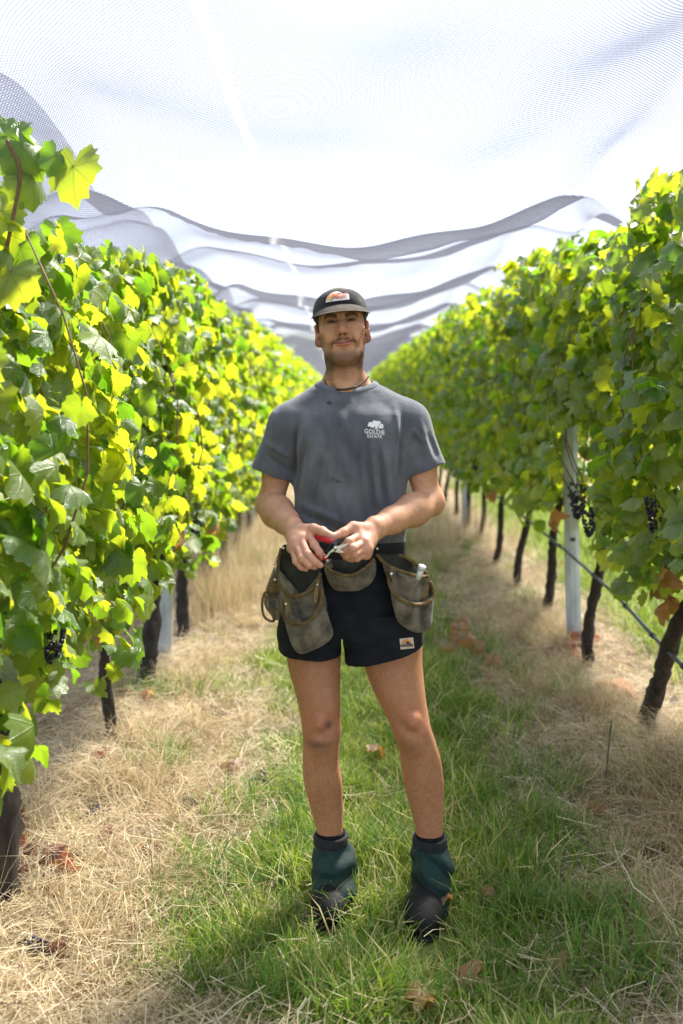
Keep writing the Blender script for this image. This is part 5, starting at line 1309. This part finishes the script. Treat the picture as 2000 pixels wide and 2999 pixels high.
# ------------------------------------------------------------------ tool belt with canvas pouches
belt = empty('tool_belt', (.02, 2.93, 1.06), 'black elastic belt carrying three worn olive canvas pouches around the waist', 'tool belt'); BO = belt.location.copy()
def bpart(name, me, parent=None, label=None):
    o = obj(name, me, parent or belt, label)
    if parent is None: o.location = -BO
    return o
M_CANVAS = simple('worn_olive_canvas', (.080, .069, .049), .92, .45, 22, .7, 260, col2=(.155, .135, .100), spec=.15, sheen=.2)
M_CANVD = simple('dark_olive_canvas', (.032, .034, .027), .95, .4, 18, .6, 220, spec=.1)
M_BIND = simple('brown_leather_binding', (.13, .090, .036), .8, .4, 60, .6, 160, spec=.25)
M_STRAPL = simple('tan_leather_strap', (.17, .115, .045), .75, .4, 50, .6, 120, spec=.3)
M_RIVET = simple('steel_rivet', (.65, .63, .58), .3, .15, 50, metal=.9)
V_, Q_ = [], []
nA, rows_ = 90, [(1574, 0), (1576, .004), (1583, .0055), (1590, .0042), (1597, .0058), (1604, .0042), (1611, .0058), (1618, .0042), (1623, .0045), (1626, 0)]
for i in range(nA):
    a = 2 * math.pi * i / nA
    for (v_, dr) in rows_:
        p = P(1021, v_, 2.93); ex = 2 / 2.3; ca_, sa_ = math.cos(a), math.sin(a)
        V_.append((p.x + (.164 + dr) * math.copysign(abs(ca_) ** ex, ca_), 2.93 + (.119 + dr) * math.copysign(abs(sa_) ** ex, sa_), p.z + .012 * (ca_ * -.4)))
for i in range(nA):
    for j in range(len(rows_) - 1): n_ = len(rows_); Q_.append((i * n_ + j, i * n_ + j + 1, ((i + 1) % nA) * n_ + j + 1, ((i + 1) % nA) * n_ + j))
bpart('waistband', mesh_np('waistband', np.array(V_), np.array(Q_), M_ELAST))
def hipY(u, v):
    x = (u - 1021) * .001; t = 1 - min(.97, (x / .215) ** 2); k_ = max(0., (v - 1640) / 1000.)
    return 2.93 - .128 * math.sqrt(t) - k_ * .03
def pillow(outline, lift, bulge, power=2.2, rings=9, nres=4, wr=.004, back=.006):
    """a stuffed pocket: closed outline by pixel, standing off the hip, bulging outwards"""
    o = catmull([(a, b_, 0) for a, b_ in outline], nres, True)[:, :2]; c = o.mean(0); n_ = len(o)
    V, Q, T = [], [], []
    for r_ in range(rings):
        s_ = 1 - r_ / rings; h_ = bulge * (1 - s_ ** power) ** .6
        for i, q in enumerate(o):
            w = c + (q - c) * s_; Y = hipY(*w) - lift - h_ - wr * math.sin(w[0] * .11 + w[1] * .05) * math.sin(w[1] * .09 + w[0] * .03) * (1 - s_ ** 3)
            V.append(tuple(P(w[0], w[1], Y)))
    V.append(tuple(P(c[0], c[1], hipY(*c) - lift - bulge)))
    for r_ in range(rings - 1):
        for i in range(n_): Q.append((r_ * n_ + i, r_ * n_ + (i + 1) % n_, (r_ + 1) * n_ + (i + 1) % n_, (r_ + 1) * n_ + i))
    for i in range(n_): T.append(((rings - 1) * n_ + i, (rings - 1) * n_ + (i + 1) % n_, rings * n_))
    b0 = len(V)
    for q in o: V.append(tuple(P(q[0], q[1], hipY(*q) - lift + back)))
    V.append(tuple(P(c[0], c[1], hipY(*c) - lift + back + .01)))
    for i in range(n_): Q.append((i, b0 + i, b0 + (i + 1) % n_, (i + 1) % n_)); T.append((b0 + i, b0 + n_, b0 + (i + 1) % n_))
    V = np.array(V)
    return V, [np.array(Q), np.array(T)]
def pocket(name, outline, lift, bulge, mat, parent=None, **kw):
    V, Fc = pillow(outline, lift, bulge, **kw); me = mesh_np(name, V, [f[:, ::-1] for f in Fc], mat)
    return bpart(name, me, parent), bvh_of(me)
def snap(pix, bv, lift, n=5, fallY=2.75):
    pts = []
    for (u, v_) in catmull([(a, b_, 0) for a, b_ in pix], n)[:, :2]:
        d = (P(u, v_, 1.0) - Vector((0, 0, HC))).normalized(); h = bv.ray_cast(Vector((0, 0, HC)), d)
        pts.append(h[0] - d * lift if h[0] else None)
    last = next(p for p in pts if p)
    for i, p in enumerate(pts):
        if p is None:
            u, v_ = catmull([(a, b_, 0) for a, b_ in pix], n)[i, :2]; pts[i] = P(u, v_, last.y)
        else: last = p
    Ys = np.array([p.y for p in pts]); k_ = np.ones(5) / 5; Ys = np.convolve(np.pad(Ys, 2, 'edge'), k_, 'valid')
    return [Vector((p.x * y / p.y, y, HC + (p.z - HC) * y / p.y)) for p, y in zip(pts, Ys)]
def binding(pix, bv, parent, r=.0058, lift=.001):
    return bpart('binding', mesh_np('binding', *tube(snap(pix, bv, lift), r, 8), M_BIND), parent)
def strip(pix, w, bv, parent, mat, lift=.004, name='strap', th=.0025):
    pts = snap(pix, bv, lift, 4); V, Q = [], []
    for i, p in enumerate(pts):
        t = (pts[min(i + 1, len(pts) - 1)] - pts[max(i - 1, 0)]).normalized(); s_ = t.cross(Vector((0, -1, 0))).normalized(); n_ = s_.cross(t)
        for (a, b_) in ((-1, 0), (1, 0), (1, 1), (-1, 1)): V.append(tuple(p + s_ * a * w * .5 + n_ * b_ * -th))
    m_ = len(pts)
    for i in range(m_ - 1):
        for j in range(4): Q.append((i * 4 + j, i * 4 + (j + 1) % 4, (i + 1) * 4 + (j + 1) % 4, (i + 1) * 4 + j))
    Q += [(3, 2, 1, 0), tuple((m_ - 1) * 4 + j for j in range(4))]
    return bpart(name, mesh_np(name, np.array(V), np.array(Q), mat, False), parent)
def rivet(u, v_, bv, parent, lift=.004, r=.0042):
    d = (P(u, v_, 1.0) - Vector((0, 0, HC))).normalized(); h = bv.ray_cast(Vector((0, 0, HC)), d); p = (h[0] if h[0] else P(u, v_, hipY(u, v_))) - d * lift
    return bpart('rivet', mesh_np('rivet', *ball(p, r, 10, (1, .45, 1)), M_RIVET), parent)
z3 = lambda *q: [Z3(*a) for a in q]
# the long double pouch on his right hip
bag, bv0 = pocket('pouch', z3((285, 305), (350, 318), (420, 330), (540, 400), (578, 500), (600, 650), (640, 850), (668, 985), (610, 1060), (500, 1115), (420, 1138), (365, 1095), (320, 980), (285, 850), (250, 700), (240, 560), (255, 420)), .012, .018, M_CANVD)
up, bv1 = pocket('upper_pocket', z3((240, 470), (262, 580), (300, 650), (360, 685), (430, 680), (500, 640), (550, 570), (572, 520), (590, 640), (620, 780), (560, 900), (400, 960), (290, 880), (255, 700)), .020, .030, M_CANVAS, bag)
lo_, bv2 = pocket('lower_pocket', z3((280, 790), (300, 850), (345, 895), (400, 905), (470, 890), (530, 840), (570, 760), (585, 690), (605, 760), (640, 880), (668, 985), (610, 1060), (500, 1115), (420, 1138), (365, 1095), (320, 980)), .034, .034, M_CANVAS, bag)
binding(z3((272, 330), (248, 450), (252, 560), (280, 640), (340, 690), (410, 690), (490, 655), (545, 590), (570, 520)), bv1, up)
binding(z3((300, 720), (278, 790), (300, 860), (350, 900), (410, 908), (480, 890), (540, 830), (575, 740), (583, 640)), bv2, lo_)
strip(z3((300, 700), (320, 780), (352, 885)), .014, bv1, up, M_STRAPL, .010); strip(z3((548, 570), (540, 650), (530, 748)), .011, bv1, up, M_STRAPL, .010)
rivet(*Z3(288, 328), bv0, bag); rivet(*Z3(306, 757), bv1, up, .014); rivet(*Z3(547, 608), bv1, up, .014, .0034); rivet(*Z3(222, 570), bv0, bag, .02)
# small holster behind it with a buckled loop
ho, bv3 = pocket('holster', z3((225, 460), (250, 560), (275, 660), (285, 760), (275, 850), (235, 880), (200, 850), (170, 770), (155, 690), (165, 610), (190, 540)), -.004, .030, M_CANVAS)
fl, bv4 = pocket('holster_flap', z3((215, 560), (262, 600), (280, 650), (230, 680), (180, 690), (152, 665), (165, 610)), .022, .016, M_BIND, ho)
bpart('loop', mesh_np('loop', *tube([P(*Z3(*q), 2.84) for q in catmull([(a, b_, 0) for a, b_ in ((150, 660), (128, 720), (125, 790), (140, 850), (185, 885), (215, 880), (205, 840), (165, 790), (150, 740), (160, 690))], 4)[:, :2]], .0042, 6), M_BIND), ho)
bpart('wire_hook', mesh_np('wire_hook', *tube([P(*Z3(*q), 2.84) for q in ((240, 392), (228, 410), (236, 425), (220, 436), (228, 448), (210, 460))], .0014, 5), M_INK), ho); rivet(*Z3(222, 570), bv3, ho, .02)
# the small front pouch
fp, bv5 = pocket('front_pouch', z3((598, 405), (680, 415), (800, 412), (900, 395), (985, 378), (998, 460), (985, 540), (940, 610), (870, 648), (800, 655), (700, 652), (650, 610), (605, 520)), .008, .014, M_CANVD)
fq, bv6 = pocket('front_pocket', z3((602, 470), (650, 510), (720, 540), (790, 548), (860, 525), (930, 475), (980, 425), (998, 460), (990, 540), (945, 608), (870, 650), (800, 658), (700, 654), (648, 612), (608, 530)), .016, .034, M_CANVAS, fp)
binding(z3((600, 450), (650, 500), (720, 530), (790, 538), (860, 515), (930, 465), (985, 412)), bv6, fq, .0050); rivet(*Z3(625, 425), bv5, fp, .004, .0044); rivet(*Z3(945, 398), bv5, fp, .004, .003)
strip(z3((628, 412), (640, 450), (655, 480)), .018, bv5, fp, M_CANVAS, .003)
# the bucket pouch on his left hip
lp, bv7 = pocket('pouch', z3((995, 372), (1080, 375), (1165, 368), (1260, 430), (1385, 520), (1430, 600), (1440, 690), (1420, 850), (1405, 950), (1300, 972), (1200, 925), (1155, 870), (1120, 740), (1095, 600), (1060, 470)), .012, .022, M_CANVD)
lq, bv8 = pocket('upper_pocket', z3((1030, 400), (1090, 470), (1150, 500), (1250, 530), (1330, 545), (1392, 545), (1395, 620), (1400, 720), (1300, 780), (1180, 740), (1105, 620)), .022, .034, M_CANVAS, lp)
ll, bv9 = pocket('lower_pocket', z3((1095, 560), (1110, 640), (1160, 710), (1230, 750), (1310, 765), (1390, 745), (1436, 690), (1428, 850), (1408, 950), (1300, 974), (1205, 928), (1155, 872), (1118, 740)), .034, .040, M_CANVAS, lp)
binding(z3((1000, 378), (1040, 420), (1090, 465), (1170, 498), (1260, 528), (1330, 545), (1392, 545)), bv8, lq, .0058); binding(z3((1172, 380), (1240, 410), (1310, 460), (1388, 525)), bv7, lp, .0050, .002)
binding(z3((1092, 500), (1096, 580), (1125, 660), (1180, 715), (1250, 750), (1320, 760), (1395, 740), (1435, 690), (1430, 630), (1405, 585)), bv9, ll, .0062)
strip(z3((1110, 490), (1140, 570), (1165, 660)), .016, bv8, lq, M_CANVAS, .008); strip(z3((1395, 560), (1380, 640), (1362, 725)), .014, bv8, lq, M_STRAPL, .008)
rivet(*Z3(1113, 525), bv8, lq, .014, .0046); rivet(*Z3(1397, 594), bv8, lq, .012, .003); rivet(*Z3(1005, 333), bv7, lp, .006, .0042)
# clear plastic vial in that pouch
vial = empty('plastic_vial', P(*Z3(1335, 505), 2.76), 'clear plastic vial poking out of the canvas hip pouch', 'vial')
M_VIAL = simple('cloudy_plastic', (.62, .64, .64), .2, .1, 60, spec=.6); vo = vial.location
a_, b_ = P(*Z3(1318, 560), 2.775) - vo, P(*Z3(1352, 462), 2.765) - vo
obj('barrel', mesh_np('barrel', *tube([a_, a_.lerp(b_, .72)], .0085, 12), M_VIAL), vial); obj('cap', mesh_np('cap', *tube([a_.lerp(b_, .72), a_.lerp(b_, .74), b_], [.0088, .0112, .0108], 12), M_VIAL), vial)

# ------------------------------------------------------------------ secateurs
sec = empty('secateurs', P(*[981, 1606], 2.585), 'open red-handled secateurs held between both hands', 'secateurs'); so_ = sec.location
Z6 = lambda x, y: (820 + x * .1913, 1520 + y * .1913)
def s3(x, y, Y=2.585): return P(*Z6(x, y), Y) - so_
M_HRED = simple('red_grip', (.62, .012, .030), .35, .12, 60, spec=.6); M_SSTEEL = simple('ground_steel', (.55, .56, .57), .28, .15, 90, metal=.95); M_DARKS = simple('dark_forged_steel', (.09, .09, .09), .4, .3, 60, metal=.7)
def spart(name, V, Fc, mat, parent=None, smooth=True): return obj(name, mesh_np(name, V, Fc, mat, smooth), parent or sec)
def plate(pix, Y, th, name, mat, parent=None):
    n_ = len(pix); V = [tuple(s3(x, y, Y - th / 2)) for x, y in pix] + [tuple(s3(x, y, Y + th / 2)) for x, y in pix]
    bm = bmesh.new(); vs = [bm.verts.new(v) for v in V]; bm.faces.new(vs[:n_]); bm.faces.new(vs[n_:][::-1])
    for i in range(n_): bm.faces.new((vs[i], vs[n_ + i], vs[n_ + (i + 1) % n_], vs[(i + 1) % n_]))
    bmesh.ops.recalc_face_normals(bm, faces=bm.faces[:]); bmesh.ops.bevel(bm, geom=bm.edges[:], offset=.0004, segments=1, affect='EDGES')
    me = bpy.data.meshes.new(name); bm.to_mesh(me); bm.free(); me.materials.append(mat); return obj(name, me, parent or sec)
plate([(820, 430), (850, 470), (880, 478), (940, 450), (1010, 412), (1082, 368), (1030, 374), (960, 392), (890, 412)], 2.580, .003, 'blade', M_SSTEEL)
plate([(835, 500), (880, 460), (930, 470), (990, 516), (920, 520), (860, 512)], 2.5845, .0035, 'hook_blade', M_SSTEEL)
plate([(800, 330), (850, 318), (875, 345), (872, 400), (850, 450), (830, 470), (812, 440), (835, 380), (790, 385)], 2.5885, .005, 'upper_arm', M_DARKS)
plate([(820, 440), (850, 470), (820, 500), (770, 520), (735, 575), (700, 600), (680, 585), (715, 555), (750, 505), (785, 475)], 2.577, .004, 'lower_arm', M_SSTEEL)
spart('handle', *tube([s3(812, 350, 2.596), s3(760, 330, 2.606), s3(690, 310, 2.622), s3(600, 280, 2.640), s3(520, 245, 2.655), s3(430, 215, 2.668)], [.0060, .0085, .0090, .0088, .0085, .006], 10), M_HRED)
spart('handle', *tube([s3(700, 585, 2.590), s3(640, 595, 2.612), s3(590, 598, 2.626), s3(540, 585, 2.640), s3(470, 560, 2.652)], [.0055, .0075, .0085, .0085, .006], 10), M_HRED)
spart('pivot_bolt', *tube([s3(842, 447, 2.570), s3(842, 447, 2.594)], .0048, 12), M_SSTEEL); spart('pivot_nut', *tube([s3(842, 447, 2.5675), s3(842, 447, 2.573)], .0030, 6), M_RIVET)
hel = []
for i in range(14 * 10):
    t = i / 140; c = s3(795 - 95 * t, 368 + 135 * t, 2.586); a = i / 10 * 6.283; hel.append(c + Vector((.55 * math.cos(a) * .0050, math.sin(a) * .0050, .8 * math.cos(a) * .0050 * .6)))
spart('spring', *tube(hel, .0009, 5), M_INK)
# finger nails on the hand that holds them
